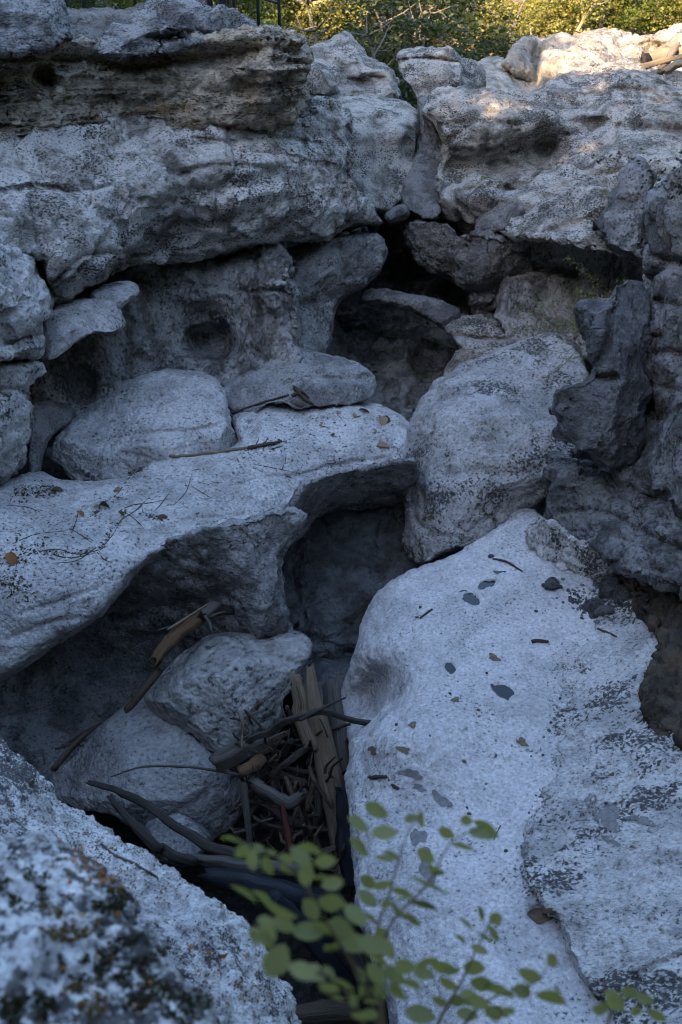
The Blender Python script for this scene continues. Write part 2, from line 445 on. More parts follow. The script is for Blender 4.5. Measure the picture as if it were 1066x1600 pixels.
CAPM = rock_mat('lichen_grey_cap', (.29, .283, .28), (.13, .126, .125), speck=.95, sscale=30, patch=.7, bump=.9, stain=(.26, .19, .11), stain_amt=.1, crust=.6, drip=0.4, grit=.9, veins=.0, streak=(1, 1, 1.8))
GAPM = rock_mat('dark_gap_limestone', (.19, .18, .165), (.09, .085, .08), speck=.95, sscale=26, patch=.7, bump=.9, stain=(.12, .09, .05), stain_amt=.3, crust=.6)
OCHRE = rock_mat('ochre_bedded_limestone', (.46, .395, .31), (.24, .205, .16), speck=.85, sscale=24, patch=.75, stain=(.30, .18, .085), stain_amt=.45, bump=1.0, streak=(1, 1, 2.4), moss=.1, crust=.5, mott=4, drip=0.8, grit=.7, veins=.0)
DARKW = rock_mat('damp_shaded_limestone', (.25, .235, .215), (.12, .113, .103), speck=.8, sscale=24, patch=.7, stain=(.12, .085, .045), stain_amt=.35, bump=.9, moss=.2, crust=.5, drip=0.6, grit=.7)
LOWW = rock_mat('lower_wall_limestone', (.38, .36, .345), (.17, .16, .15), speck=.75, sscale=28, patch=.7, stain=(.13, .105, .065), stain_amt=.35, bump=.8, streak=(1, 1, .6), crust=.5, drip=0.8, grit=.7, veins=.0)
SMOOTH = rock_mat('smooth_grey_limestone', (.33, .318, .312), (.20, .194, .19), speck=.5, sscale=34, patch=.6, bump=.7, veins=.0, drip=0.35, grit=.35)
UNDER = rock_mat('shade_toned_undercut_limestone', (.35, .336, .329), (.19, .182, .178), speck=.7, sscale=26, patch=.9, bump=1.1, veins=.0, crust=.5, drip=0.5, grit=.5)  # undercut shade put into the tone, darker than the shelf rock
WET = rock_mat('dark_water_polished_limestone', (.17, .17, .172), (.085, .085, .086), speck=.4, sscale=24, patch=.9, bump=.9, rough=.6, drip=.7)
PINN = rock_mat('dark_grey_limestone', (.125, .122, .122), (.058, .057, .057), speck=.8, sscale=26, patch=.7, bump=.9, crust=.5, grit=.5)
BOULD = rock_mat('speckled_boulder_limestone', (.46, .438, .427), (.28, .267, .26), speck=1.1, sscale=32, patch=.5, bump=.8, moss=.5, crust=.5, drip=0.3, grit=.5, veins=.0)
ROUGH = rock_mat('fissured_rough_limestone', (.57, .545, .53), (.37, .355, .345), speck=1.1, sscale=30, patch=.55, bump=.6, moss=.15, streak=(1, 1.6, 1), crust=.6, veins=.0, grit=.55)
NEAR = rock_mat('coarse_lichen_limestone', (.60, .58, .575), (.30, .29, .288), speck=1.5, sscale=85, patch=.65, bump=.3, stain=(.20, .09, .04), stain_amt=.08, crust=.6, mott=14, grit=.7, veins=.0)
NEAR2 = rock_mat('blotched_lichen_limestone', (.52, .51, .51), (.20, .195, .195), speck=1.4, sscale=40, patch=.65, bump=.35, stain=(.16, .08, .035), stain_amt=.25, crust=.6, mott=14, grit=.7)
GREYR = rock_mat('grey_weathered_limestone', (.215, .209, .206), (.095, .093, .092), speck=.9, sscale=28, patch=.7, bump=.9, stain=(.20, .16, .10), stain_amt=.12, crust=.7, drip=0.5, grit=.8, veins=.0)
SUNNY = rock_mat('far_pale_limestone', (.40, .355, .30), (.20, .178, .15), speck=.6, sscale=12, patch=.6, bump=1.2, stain=(.33, .24, .15), stain_amt=.25, grit=.5)

STONE = rock_mat('dusky_joint_limestone', (.20, .185, .175), (.105, .098, .093), speck=.6, sscale=28, patch=.65, bump=.9, stain=(.16, .11, .075), stain_amt=.25, drip=.4, grit=.5)
MIDG = rock_mat('mid_grey_limestone', (.31, .298, .29), (.18, .173, .168), speck=.6, sscale=30, patch=.65, bump=.8, drip=.6, veins=.0, grit=.5)
# --- far side
rock('boulder', 'long sunlit pale outcrop with a bright scooped channel below the far trees', [(784, 100), (790, 86), (804, 70), (826, 61), (850, 63), (872, 56), (905, 50), (950, 42), (985, 48), (1005, 54), (1030, 52), (1066, 38), (1130, 30), (1170, 60), (1170, 150), (1000, 150), (940, 130), (880, 165), (825, 165), (822, 140), (815, 122), (795, 116)],
     y=[(796, 90, 26.2), (812, 78, 26.4), (815, 105, 26.0), (838, 66, 27.6), (838, 90, 27.6), (840, 130, 26.6), (858, 75, 27.0), (866, 110, 25.6), (880, 70, 27.2), (870, 150, 25.2), (950, 48, 28.5), (920, 85, 26), (950, 110, 25.4), (1060, 50, 26), (1060, 110, 24.5), (1010, 75, 26.6)], back=3, edge=16, R=.7, vox=.075, mat=SUNNY, lump=(.22, 1.6), mid=(.10, .5), blk=(.08, 1.5), seed=1, dents=[(1024, 78, 26, 16, .6), (838, 100, 9, 40, .35)])
rock('boulder', 'low grey rocks between the far blocks and sunlit outcrop', [(735, 105), (755, 92), (785, 88), (800, 112), (835, 120), (840, 165), (735, 165)],
     y=[(745, 110, 25), (790, 100, 27), (780, 135, 24), (820, 140, 25.5)], back=2, edge=14, R=.5, vox=.07, mat=SUNNY, lump=(.15, 1), mid=(.06, .4), seed=4)
rock('boulder', 'rounded far boulder in the notch, beside the flat-topped block', [(712, 96), (728, 92), (748, 98), (760, 112), (758, 135), (745, 160), (705, 160), (704, 120)],
     y=[(730, 105, 20.5), (730, 140, 20), (750, 120, 20.5)], back=1.5, edge=16, R=.5, vox=.06, mat=KARST, lump=(.12, .9), mid=(.05, .35), seed=5)
rock('boulder', 'flat-topped cracked block standing at the head of the gorge', [(616, 90), (624, 76), (650, 72), (700, 74), (716, 86), (726, 104), (722, 135), (712, 170), (660, 175), (648, 150), (638, 132), (622, 112)],
     y=[(630, 82, 19.2), (700, 80, 19.2), (640, 110, 18.4), (700, 115, 18.3), (680, 150, 18.2)], back=2, edge=14, R=.45, vox=.05, mat=KARST, lump=(.12, .9), mid=(.05, .3), chis=6, seed=6, cracks=[([(620, 96), (650, 92), (690, 94), (718, 98)], 3, .2)])
rock('boulder', 'humped pale boulder beyond the bedded overhang', [(480, 84), (496, 68), (520, 62), (540, 54), (556, 64), (574, 88), (600, 98), (620, 112), (626, 138), (618, 160), (480, 165)],
     y=[(500, 75, 18.5), (545, 62, 18.8), (560, 110, 17.8), (610, 125, 17.6), (520, 140, 17.2)], back=2, edge=18, R=.5, vox=.05, mat=KARST, lump=(.14, .9), mid=(.05, .3), chis=5, seed=7, dents=[(575, 128, 40, 12, .35)])
rock('boulder', 'small round boulder tucked behind the bedded overhang', [(462, 110), (480, 97), (500, 97), (520, 108), (530, 125), (528, 150), (460, 155)],
     y=[(490, 110, 16.4), (500, 140, 16.1)], back=1, edge=20, R=.4, vox=.05, mat=KARST, lump=(.08, .7), mid=(.04, .3), pit=(.03, .1), chis=3, seed=8)
# --- centre back
rock('rock_mass', 'pale smooth scooped face at the head of the gorge', [(455, 155), (500, 147), (560, 144), (600, 147), (636, 158), (656, 176), (658, 205), (652, 235), (648, 285), (632, 312), (612, 332), (592, 330), (570, 330), (545, 300), (535, 230), (455, 200)],
     y=[(500, 152, 16.2), (600, 152, 16.6), (640, 172, 16.0), (560, 180, 15.1), (620, 200, 15.0), (600, 235, 14.9), (590, 260, 14.6), (600, 310, 14.2), (640, 300, 14.6), (500, 190, 15.0)], back=1.6, edge=18, R=.4, vox=.04, mat=KARST, lump=(.06, .8), mid=(.03, .3), seed=9, dents=[(638, 228, 16, 26, .3), (590, 200, 20, 18, .12)])
rock('rock_column', 'dark smooth column between the scooped face and right cliff', [(652, 150), (676, 152), (700, 180), (705, 240), (698, 300), (690, 345), (660, 346), (640, 338), (622, 326), (618, 300), (628, 268), (644, 240), (652, 205)],
     y=[(665, 170, 16), (680, 220, 15.6), (650, 300, 14.3), (660, 330, 14.1), (640, 310, 14.3), (668, 260, 15.0)], back=1.4, edge=16, R=.35, vox=.04, mat=STONE, lump=(.05, .7), mid=(.02, .3), blk=(.03, .5), seed=10)
rock('stone', 'small wedged stone under the scooped face', [(598, 335), (612, 323), (634, 321), (640, 334), (625, 347), (604, 348)], y=[(618, 334, 13.9), (605, 340, 13.8), (632, 330, 14.0)], back=.6, edge=9, R=.15, vox=.03, mat=STONE, lump=(.03, .3), mid=(.015, .12), seed=11)
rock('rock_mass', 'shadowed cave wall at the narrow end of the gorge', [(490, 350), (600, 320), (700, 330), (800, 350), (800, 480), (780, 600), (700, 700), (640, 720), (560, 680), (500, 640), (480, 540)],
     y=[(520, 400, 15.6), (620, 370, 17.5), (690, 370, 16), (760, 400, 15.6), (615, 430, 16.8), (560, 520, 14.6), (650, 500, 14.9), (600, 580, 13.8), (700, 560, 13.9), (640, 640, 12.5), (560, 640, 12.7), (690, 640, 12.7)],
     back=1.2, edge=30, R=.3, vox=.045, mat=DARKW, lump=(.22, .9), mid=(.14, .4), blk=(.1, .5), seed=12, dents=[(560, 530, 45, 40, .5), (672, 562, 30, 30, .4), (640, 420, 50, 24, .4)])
rock('rock_mass', 'dark smooth block below the wedged stone at the cliff joint', [(628, 362), (640, 344), (680, 344), (706, 358), (722, 380), (724, 420), (716, 448), (698, 436), (676, 428), (655, 412), (640, 390)],
     y=[(650, 360, 14.0), (700, 380, 13.7), (700, 425, 13.8), (660, 400, 14.0)], back=1, edge=14, R=.12, vox=.035, mat=STONE, lump=(.06, .5), mid=(.03, .2), blk=(.05, .5), chis=2, seed=13)
rock('rock_beam', 'rounded beam of rock bridging the dark cave mouth', [(560, 464), (570, 450), (600, 450), (640, 456), (680, 468), (712, 480), (722, 500), (708, 516), (688, 512), (665, 500), (635, 486), (600, 477), (570, 475)],
     y=[(575, 462, 13.5), (640, 470, 13.3), (705, 498, 13.0)], back=.5, edge=13, R=.22, vox=.03, mat=STONE, lump=(.05, .5), mid=(.02, .2), chis=3, seed=14)
rock('rock_mass', 'rough block under the right cliff, left of the plant hollow', [(710, 372), (722, 362), (780, 360), (815, 362), (842, 376), (842, 420), (828, 450), (822, 505), (745, 510), (734, 466), (718, 444), (710, 405)],
     y=[(730, 380, 13.3), (820, 380, 13.2), (760, 425, 13.0), (800, 420, 13.3), (765, 460, 13.4), (765, 490, 13.5), (740, 450, 13.3)], back=1.2, edge=14, R=.12, vox=.035, mat=STONE, lump=(.07, .5), mid=(.07, .3), blk=(.06, .5), chis=1, seed=15, cracks=[([(735, 455), (765, 452), (795, 440)], 6, .18)])
rock('rock_mass', 'dark recess wall behind the creeping plant', [(780, 350), (1040, 360), (1040, 560), (900, 560), (800, 550), (770, 500), (785, 440)],
     y=[(800, 400, 13.3), (900, 420, 13.3), (1000, 420, 12.5), (820, 500, 12.8), (950, 500, 12.5)], back=1, edge=20, R=.2, vox=.04, mat=LOWW, lump=(.12, .6), mid=(.06, .25), seed=16, cracks=[([(800, 425), (850, 418), (900, 425)], 8, .25)])
# --- right cliff
rock('cliff', 'broad speckled right cliff with horizontal ledges and a hollow', [(662, 178), (672, 152), (700, 141), (745, 136), (790, 141), (830, 141), (866, 126), (900, 107), (935, 95), (962, 89), (988, 93), (1008, 106), (1066, 112), (1170, 118), (1170, 300), (1170, 430), (1066, 420), (1000, 405), (900, 385), (830, 372), (785, 366), (740, 364), (716, 358), (692, 350), (674, 338), (671, 312), (680, 262), (692, 222), (682, 196)],
     y=[(700, 150, 15.4), (700, 200, 14.9), (700, 245, 14.8), (700, 262, 15.0), (690, 285, 14.3), (690, 330, 14.3), (760, 145, 15.8), (830, 150, 15.9), (960, 95, 19.5), (900, 115, 18.5), (1060, 118, 18.2), (1160, 120, 18), (960, 150, 15.8), (1060, 160, 15.6), (850, 178, 14.9), (780, 175, 14.8), (780, 235, 14.7), (780, 258, 15.0), (780, 285, 14.0), (740, 310, 13.8), (740, 350, 14.1), (960, 185, 14.9), (930, 203, 15.1), (960, 225, 14.2), (1060, 205, 14.9), (1060, 235, 13.6), (850, 238, 15.3), (860, 285, 13.7), (800, 340, 13.3), (900, 370, 13.2), (1000, 300, 12.6), (1060, 300, 12.2), (1060, 400, 12.2), (1160, 300, 11.7)],
     back=1.8, edge=14, R=.35, vox=.035, step=8, mat=KARST, lump=(.16, .9), mid=(.055, .4), pit=(.05, .12), blk=(.08, 1.1), strata=(.10, .4), seed=17,
     dents=[(840, 232, 40, 20, .25), (925, 190, 40, 10, .2), (770, 335, 50, 30, .12)], cracks=[([(690, 195), (760, 190), (820, 196)], 4, .08), ([(880, 290), (960, 270), (1040, 275)], 5, .10), ([(720, 300), (770, 292), (800, 300)], 4, .08), ([(900, 150), (980, 140), (1060, 150)], 4, .08), ([(760, 150), (765, 200), (755, 250)], 4, .06), ([(700, 262), (760, 258), (840, 250), (880, 215), (940, 200), (1066, 205)], 9, .16), ([(790, 300), (830, 285), (870, 262)], 10, .12)])
rock('rock_slab', 'smooth slate-blue rounded slabs at the foot of right cliff', [(742, 350), (760, 315), (785, 297), (805, 300), (822, 330), (800, 352), (785, 364), (745, 364)],
     y=[(775, 320, 13.6), (760, 355, 13.4), (805, 330, 13.3)], back=.5, edge=9, R=.12, vox=.035, mat=STONE, lump=(.06, .35), mid=(.012, .2), seed=18)
rock('rock_ledge', 'pointed overhanging ledge with pale upper lip above the plant hollow', [(778, 362), (786, 352), (812, 337), (832, 320), (858, 310), (880, 300), (905, 285), (930, 280), (960, 290), (1010, 300), (1040, 330), (1035, 410), (985, 398), (940, 388), (890, 386), (840, 377), (800, 372), (784, 370)],
     y=[(790, 362, 12.9), (850, 365, 12.1), (850, 325, 12.8), (900, 375, 11.6), (900, 310, 12.6), (950, 380, 11.3), (1000, 330, 11.9), (1000, 390, 11.2)], back=1.0, edge=12, R=.22, vox=.03, mat=KARST, lump=(.1, .6), mid=(.05, .3), pit=(.04, .1), blk=(.05, .5), chis=4, seed=19, cracks=[([(850, 372), (890, 352), (925, 345), (960, 330)], 8, .10)])
rock('rock_pinnacle', 'grey knobbly buttress rising from the overhanging ledge', [(924, 352), (940, 320), (958, 290), (972, 268), (990, 254), (1006, 262), (1018, 285), (1022, 330), (1020, 400), (1000, 402), (965, 392), (940, 380)],
     y=[(990, 275, 11.6), (960, 340, 11.3), (1000, 370, 10.9), (950, 375, 11.1)], back=1.0, edge=18, R=.3, vox=.03, mat=GREYR, lump=(.09, .5), mid=(.05, .3), pit=(.03, .1), blk=(.05, .4), chis=5, seed=20)
rock('rock_ledge', 'low pale pitted ledge behind the mossy boulder', [(692, 512), (712, 493), (742, 489), (792, 497), (835, 512), (845, 540), (810, 580), (760, 600), (720, 610), (700, 620), (690, 600), (706, 560), (718, 540), (706, 525)],
     y=[(712, 500, 12.9), (790, 503, 13.1), (735, 530, 12.5), (800, 535, 12.5), (720, 590, 12.3), (780, 560, 12.3)], back=1, edge=12, R=.2, vox=.03, mat=KARST, lump=(.05, .5), mid=(.03, .2), pit=(.03, .1), chis=4, seed=21, cracks=[([(716, 524), (760, 530), (820, 528)], 4, .12)])
# --- left cliff
rock('cliff', 'ochre thin-bedded band recessed beneath the cap rocks', [(-90, 50), (100, 55), (250, 60), (395, 45), (430, 44), (462, 58), (480, 70), (486, 92), (476, 125), (468, 150), (464, 180), (420, 200), (330, 205), (100, 240), (-90, 260)],
     y=[(-80, 100, 11.0), (0, 100, 11.1), (100, 110, 11.6), (200, 110, 11.8), (330, 110, 12.0), (430, 60, 12.0), (440, 110, 11.9), (470, 100, 12.3), (450, 170, 12.2), (200, 170, 11.8), (50, 190, 11.2), (330, 180, 12.0)],
     back=1.4, edge=14, R=.3, vox=.023, mat=OCHRE, lump=(.10, .7), mid=(.06, .2), strata=(.2, .055), pit=(.03, .1), seed=22, dents=[(68, 120, 20, 26, .5), (245, 128, 16, 14, .15), (375, 140, 24, 20, .25)], cracks=[([(90, 95), (200, 98), (330, 90), (400, 78)], 14, .25)])
rock('cliff', 'high pale left cliff face with lichen specks and brown overhang', [(-90, 210), (0, 200), (60, 190), (110, 172), (170, 160), (240, 166), (330, 172), (400, 178), (460, 166), (500, 156), (528, 162), (546, 182), (552, 232), (556, 285), (578, 308), (596, 332), (603, 350), (590, 359), (540, 362), (500, 372), (430, 386), (330, 402), (262, 411), (215, 408), (188, 426), (160, 441), (132, 458), (106, 469), (86, 462), (70, 445), (58, 420), (40, 400), (-90, 400)],
     y=[(-80, 300, 9.2), (0, 230, 10.6), (0, 330, 9.6), (60, 420, 9.8), (110, 200, 11.3), (130, 300, 10.5), (105, 440, 9.9), (110, 462, 10.2), (180, 400, 10.6), (240, 175, 12.0), (240, 250, 11.3), (240, 330, 10.9), (250, 400, 11.5), (330, 185, 12.2), (360, 250, 11.6), (350, 320, 11.4), (350, 390, 11.8), (450, 180, 12.8), (450, 250, 12.1), (450, 330, 11.9), (450, 375, 12.3), (520, 175, 13.4), (540, 250, 13.0), (520, 340, 12.6), (530, 358, 12.9), (590, 340, 13.3)],
     back=1.4, edge=13, R=.3, vox=.024, step=8, mat=KARSTB, lump=(.14, .8), mid=(.048, .3), pit=(.04, .09), blk=(.07, .9), strata=(.05, .3), seed=23,
     cracks=[([(85, 440), (130, 400), (190, 395), (240, 398)], 4, .10), ([(0, 300), (60, 290), (120, 300), (170, 290)], 4, .08), ([(300, 215), (360, 222), (430, 215), (500, 225)], 4, .08), ([(290, 270), (340, 258), (420, 262)], 4, .08), ([(470, 190), (475, 240), (468, 300)], 4, .08), ([(140, 210), (150, 260), (140, 320)], 4, .06), ([(545, 200), (542, 260), (538, 310), (545, 345)], 5, .15), ([(230, 360), (250, 320), (300, 300), (380, 290), (440, 270)], 12, .12), ([(180, 230), (185, 300), (190, 380)], 8, .08)],
     dents=[(270, 345, 42, 50, .22, -25), (400, 330, 70, 20, .14, -20), (420, 280, 20, 24, .1)])
rock('cap_rock', 'rounded grey cap rock at the far upper left corner', [(-90, -80), (20, -60), (60, -25), (88, 8), (108, 40), (120, 62), (104, 73), (60, 69), (20, 73), (-20, 78), (-90, 85)],
     y=[(0, 0, 10.8), (80, 20, 11.2), (50, 50, 10.5), (0, 60, 10.3), (-100, 0, 10.3), (110, 60, 11.0)], back=1.6, edge=16, R=.35, vox=.03, mat=CAPM, lump=(.13, .6), mid=(.05, .3), pit=(.04, .1), blk=(.06, .5), chis=5, seed=24)
rock('cap_rock', 'broad grey cap rock overhanging the ochre band', [(112, 68), (124, 80), (140, 76), (160, 55), (182, 34), (214, 14), (250, -20), (300, -10), (330, 8), (368, 17), (398, 34), (408, 52), (402, 66), (380, 74), (345, 72), (318, 68), (285, 74), (256, 85), (222, 90), (180, 84), (150, 83), (128, 86)],
     y=[(130, 80, 11.6), (180, 60, 11.5), (250, 20, 11.9), (250, 70, 11.2), (330, 30, 12.0), (330, 62, 11.6), (390, 55, 12.0), (290, -5, 12.3)], back=1.8, edge=15, R=.35, vox=.03, mat=CAPM, lump=(.12, .6), mid=(.05, .3), pit=(.04, .1), blk=(.06, .5), chis=6, seed=25, cracks=[([(232, 58), (260, 60), (290, 52), (330, 58)], 6, .1)])
rock('rock_slab', 'bedded grey rocks in the gap below the railing', [(80, 18), (130, 16), (200, 14), (240, 10), (240, 60), (160, 90), (110, 80), (88, 40)],
     y=[(110, 25, 13), (180, 25, 13.2), (140, 65, 12.4)], back=1, edge=10, R=.2, vox=.035, mat=GAPM, lump=(.1, .5), mid=(.05, .2), strata=(.1, .12), seed=26)
rock('rock_mass', 'lower left wall with dark hollow above the leaning boulder', [(50, 500), (90, 470), (190, 415), (262, 396), (330, 386), (430, 376), (452, 392), (460, 432), (470, 452), (473, 500), (476, 560), (470, 620), (380, 660), (330, 650), (200, 660), (100, 680), (40, 640)],
     y=[(80, 560, 10.9), (140, 500, 11.3), (200, 450, 11.9), (250, 420, 12.4), (330, 395, 12.7), (430, 385, 12.4), (200, 540, 11.6), (310, 430, 12.1), (330, 530, 12.1), (270, 530, 11.9), (380, 425, 11.9), (430, 430, 11.5), (455, 500, 11.7), (420, 540, 11.5), (400, 600, 11.1), (300, 590, 11.3), (200, 610, 11.0), (100, 640, 10.6)],
     back=1.2, edge=15, R=.3, vox=.024, mat=LOWW, lump=(.10, .6), mid=(.06, .25), blk=(.05, .8), seed=27, dents=[(330, 535, 46, 28, .45), (130, 600, 24, 30, .3), (225, 570, 30, 26, .2)], cracks=[([(230, 450), (300, 445), (380, 455), (450, 450)], 4, .08), ([(400, 400), (395, 450), (410, 500), (400, 560)], 4, .07), ([(240, 520), (200, 560), (190, 600)], 4, .07), ([(215, 425), (250, 470), (300, 480), (370, 500)], 14, .1)])
rock('rock_mass', 'streaked block with upright seam left of the cave', [(424, 402), (440, 386), (500, 373), (560, 367), (596, 366), (606, 384), (603, 410), (592, 430), (572, 450), (546, 466), (529, 482), (522, 512), (518, 548), (500, 575), (465, 570), (455, 470)],
     y=[(450, 395, 12.9), (590, 375, 13.4), (590, 420, 13.3), (520, 420, 12.8), (480, 450, 12.6), (520, 470, 13.0), (500, 540, 12.5), (470, 540, 12.3)], back=1.2, edge=13, R=.25, vox=.03, mat=MIDG, lump=(.05, .6), mid=(.03, .2), chis=4, seed=29, cracks=[([(528, 375), (532, 400), (530, 420)], 3, .06), ([(470, 480), (510, 470), (540, 455)], 8, .08)])
rock('rock_ledge', 'smooth pale foot of the left wall reaching towards the cave', [(345, 612), (380, 575), (420, 556), (450, 546), (485, 546), (540, 559), (574, 574), (588, 594), (586, 616), (560, 632), (470, 634), (420, 630), (380, 660), (350, 650)],
     y=[(440, 560, 11.5), (520, 568, 11.4), (575, 590, 11.2), (400, 600, 11.0), (470, 600, 10.8), (560, 622, 10.9), (450, 625, 10.6), (370, 640, 10.6)], back=1, edge=9, R=.22, vox=.028, mat=SMOOTH, lump=(.05, .5), mid=(.025, .2), chis=5, seed=30, cracks=[([(440, 600), (490, 590), (540, 594), (580, 588)], 5, .06)])
rock('rock_mass', 'stacked pale blocks at the left edge, upper part', [(-90, 355), (0, 376), (34, 384), (54, 402), (58, 425), (74, 448), (82, 472), (76, 500), (64, 522), (72, 548), (40, 562), (0, 570), (-90, 590)],
     y=[(-100, 450, 8.4), (0, 400, 9.2), (40, 410, 9.5), (40, 480, 9.1), (0, 480, 8.8), (60, 540, 9.2), (0, 550, 8.8)], back=1.4, edge=14, R=.25, vox=.028, mat=ROUGH, lump=(.08, .5), mid=(.05, .25), pit=(.02, .08), blk=(.05, .5), chis=5, seed=31, cracks=[([(-100, 545), (0, 538), (40, 528), (70, 520)], 3, .12), ([(0, 376), (30, 384), (56, 402)], 4, .1)])
rock('rock_mass', 'bulging pale block at the left edge above the shelf', [(-90, 580), (0, 570), (40, 564), (66, 568), (66, 585), (50, 612), (50, 630), (54, 660), (50, 700), (34, 735), (0, 762), (-90, 800)],
     y=[(-100, 680, 7.9), (0, 590, 9.0), (50, 590, 9.2), (0, 670, 8.7), (40, 660, 9.0), (20, 730, 8.9)], back=1.4, edge=15, R=.25, vox=.03, mat=ROUGH, lump=(.08, .5), mid=(.05, .25), blk=(.04, .5), chis=4, seed=32, cracks=[([(-20, 612), (20, 608), (50, 622)], 4, .1)])
rock('rock_ledge', 'pale stubby ledge jutting below the left cliff', [(64, 520), (76, 488), (100, 474), (140, 466), (178, 470), (190, 488), (199, 506), (190, 517), (152, 522), (122, 538), (92, 560), (70, 560)],
     y=[(90, 490, 9.9), (150, 480, 10.1), (180, 505, 10.0), (110, 520, 9.7)], back=1.4, edge=14, R=.3, vox=.025, mat=ROUGH, lump=(.05, .5), mid=(.018, .2), blk=(.0, .3), chis=4, seed=33)
rock('rock_ledge', 'small pale knob above the stubby ledge', [(130, 470), (150, 450), (180, 440), (206, 438), (221, 450), (218, 464), (198, 476), (180, 484), (150, 480)],
     y=[(165, 455, 10.5), (205, 450, 10.6), (180, 475, 10.3)], back=1.2, edge=11, R=.2, vox=.025, mat=ROUGH, lump=(.04, .5), mid=(.018, .2), blk=(.0, .3), chis=3, seed=34)
rock('boulder', 'large leaning boulder wedged behind the shelf', [(68, 715), (78, 694), (110, 660), (150, 625), (190, 600), (235, 580), (270, 575), (310, 580), (340, 595), (356, 622), (362, 660), (374, 694), (350, 715), (290, 735), (240, 760), (160, 770), (110, 755), (96, 735)],
     y=[(100, 700, 9.9), (150, 640, 10.5), (260, 585, 11.0), (330, 600, 10.9), (230, 660, 10.0), (330, 670, 10.1), (200, 730, 9.6), (320, 715, 9.9), (120, 740, 9.6)], back=1.2, edge=14, R=.2, vox=.025, mat=SHELF, lump=(.06, .6), mid=(.025, .16), blk=(.02, .7), chis=2, cuts=((-.75, -.55, .35, .93), (.9, -.4, .1, .95)), seed=35, cracks=[([(240, 590), (260, 640), (250, 700)], 3, .03), ([(120, 700), (200, 680), (300, 672), (360, 660)], 3, .03), ([(130, 680), (200, 640), (280, 615)], 4, .04)])
rock('boulder', 'blue-grey smooth stone in the gap left of leaning boulder', [(44, 640), (60, 625), (90, 628), (118, 640), (112, 662), (80, 690), (62, 740), (44, 760)],
     y=[(80, 640, 10.3), (60, 690, 9.8), (100, 650, 10.4)], back=.6, edge=12, R=.2, vox=.03, mat=SMOOTH, lump=(.04, .4), mid=(.015, .2), seed=36)
# --- centre: the natural bridge
rock('rock_shelf', 'wide pale rock shelf bridging the gorge, littered with twigs', [(-90, 770), (0, 754), (40, 738), (66, 736), (100, 748), (140, 749), (205, 740), (228, 722), (262, 712), (330, 705), (370, 690), (364, 650), (390, 636), (430, 626), (480, 624), (560, 627), (604, 633), (632, 650), (650, 680), (660, 730), (640, 780), (600, 770), (556, 755), (510, 765), (478, 790), (466, 815), (430, 838), (380, 842), (320, 848), (262, 866), (222, 890), (194, 924), (168, 958), (130, 985), (84, 1012), (40, 1045), (-10, 1070), (-90, 1120)],
     z=[(-100, 800, .75), (20, 770, .6), (120, 765, .5), (220, 760, .45), (300, 725, .48), (420, 660, .55), (500, 640, .52), (600, 645, .5), (620, 680, .42), (540, 700, .42), (600, 715, .3), (420, 740, .4), (540, 740, .18), (450, 790, .15), (350, 810, .33), (250, 840, .36), (150, 830, .5), (0, 830, .62), (180, 910, .22), (80, 920, .32), (0, 930, .3), (120, 970, -.02), (20, 1030, -.22), (-80, 1000, 0), (60, 980, .05), (640, 760, -.1)],
     back=.8, edge=46, R=.36, bw=60, vox=.026, step=8, mat=SHELF, lump=(.05, .7), mid=(.022, .2), seed=37,
     cracks=[([(440, 735), (446, 715), (448, 690), (470, 680)], 2.5, .03), ([(360, 760), (420, 745), (470, 742), (520, 728), (600, 715)], 3, .04), ([(240, 830), (300, 812), (380, 805)], 3, .03), ([(330, 740), (345, 770), (340, 800)], 2.5, .03), ([(30, 960), (90, 940), (150, 920)], 3, .03), ([(10, 1000), (70, 975), (120, 965)], 3, .03), ([(190, 800), (170, 820), (150, 855), (130, 865), (60, 862)], 3, .03), ([(200, 740), (160, 790), (110, 830), (100, 850)], 3, .03), ([(375, 690), (395, 670), (405, 640)], 9, .08)], dents=[(145, 798, 14, 10, .06), (392, 672, 14, 18, .12)])
rock('rock_mass', 'dark undercut front of the shelf above the hollow', [(455, 780), (480, 752), (510, 740), (560, 728), (640, 715), (660, 740), (650, 790), (610, 792), (550, 800), (500, 812), (470, 845), (440, 860), (430, 820)],
     y=[(480, 775, 8.85), (560, 745, 9.15), (630, 735, 9.2), (600, 785, 10.0), (520, 800, 9.8), (460, 840, 8.9), (540, 775, 9.5)], back=.8, edge=14, R=.2, vox=.03, mat=UNDER, lump=(.06, .5), mid=(.03, .2), seed=38)
rock('rock_mass', 'shadowed concave underside and pillar below the shelf', [(-90, 1040), (0, 1020), (100, 950), (190, 880), (260, 840), (400, 800), (470, 790), (475, 830), (450, 860), (442, 890), (447, 940), (458, 985), (470, 1010), (400, 1050), (300, 1080), (220, 1130), (150, 1190), (90, 1240), (0, 1260), (-90, 1260)],
     y=[(-80, 1100, 8.0), (30, 1060, 8.6), (100, 1010, 8.8), (50, 1150, 7.9), (100, 1120, 8.3), (180, 1080, 8.7), (170, 970, 8.7), (230, 900, 8.35), (300, 860, 8.0), (300, 930, 8.35), (250, 1000, 8.8), (370, 850, 7.95), (400, 900, 7.85), (440, 870, 8.1), (410, 970, 7.75), (450, 980, 7.95), (350, 970, 8.2), (120, 1190, 7.7)],
     back=.8, edge=16, R=.2, vox=.032, mat=UNDER, lump=(.07, .5), mid=(.045, .2), pit=(.015, .08), seed=39, cracks=[([(180, 980), (240, 950), (330, 935), (370, 920)], 12, .12)])
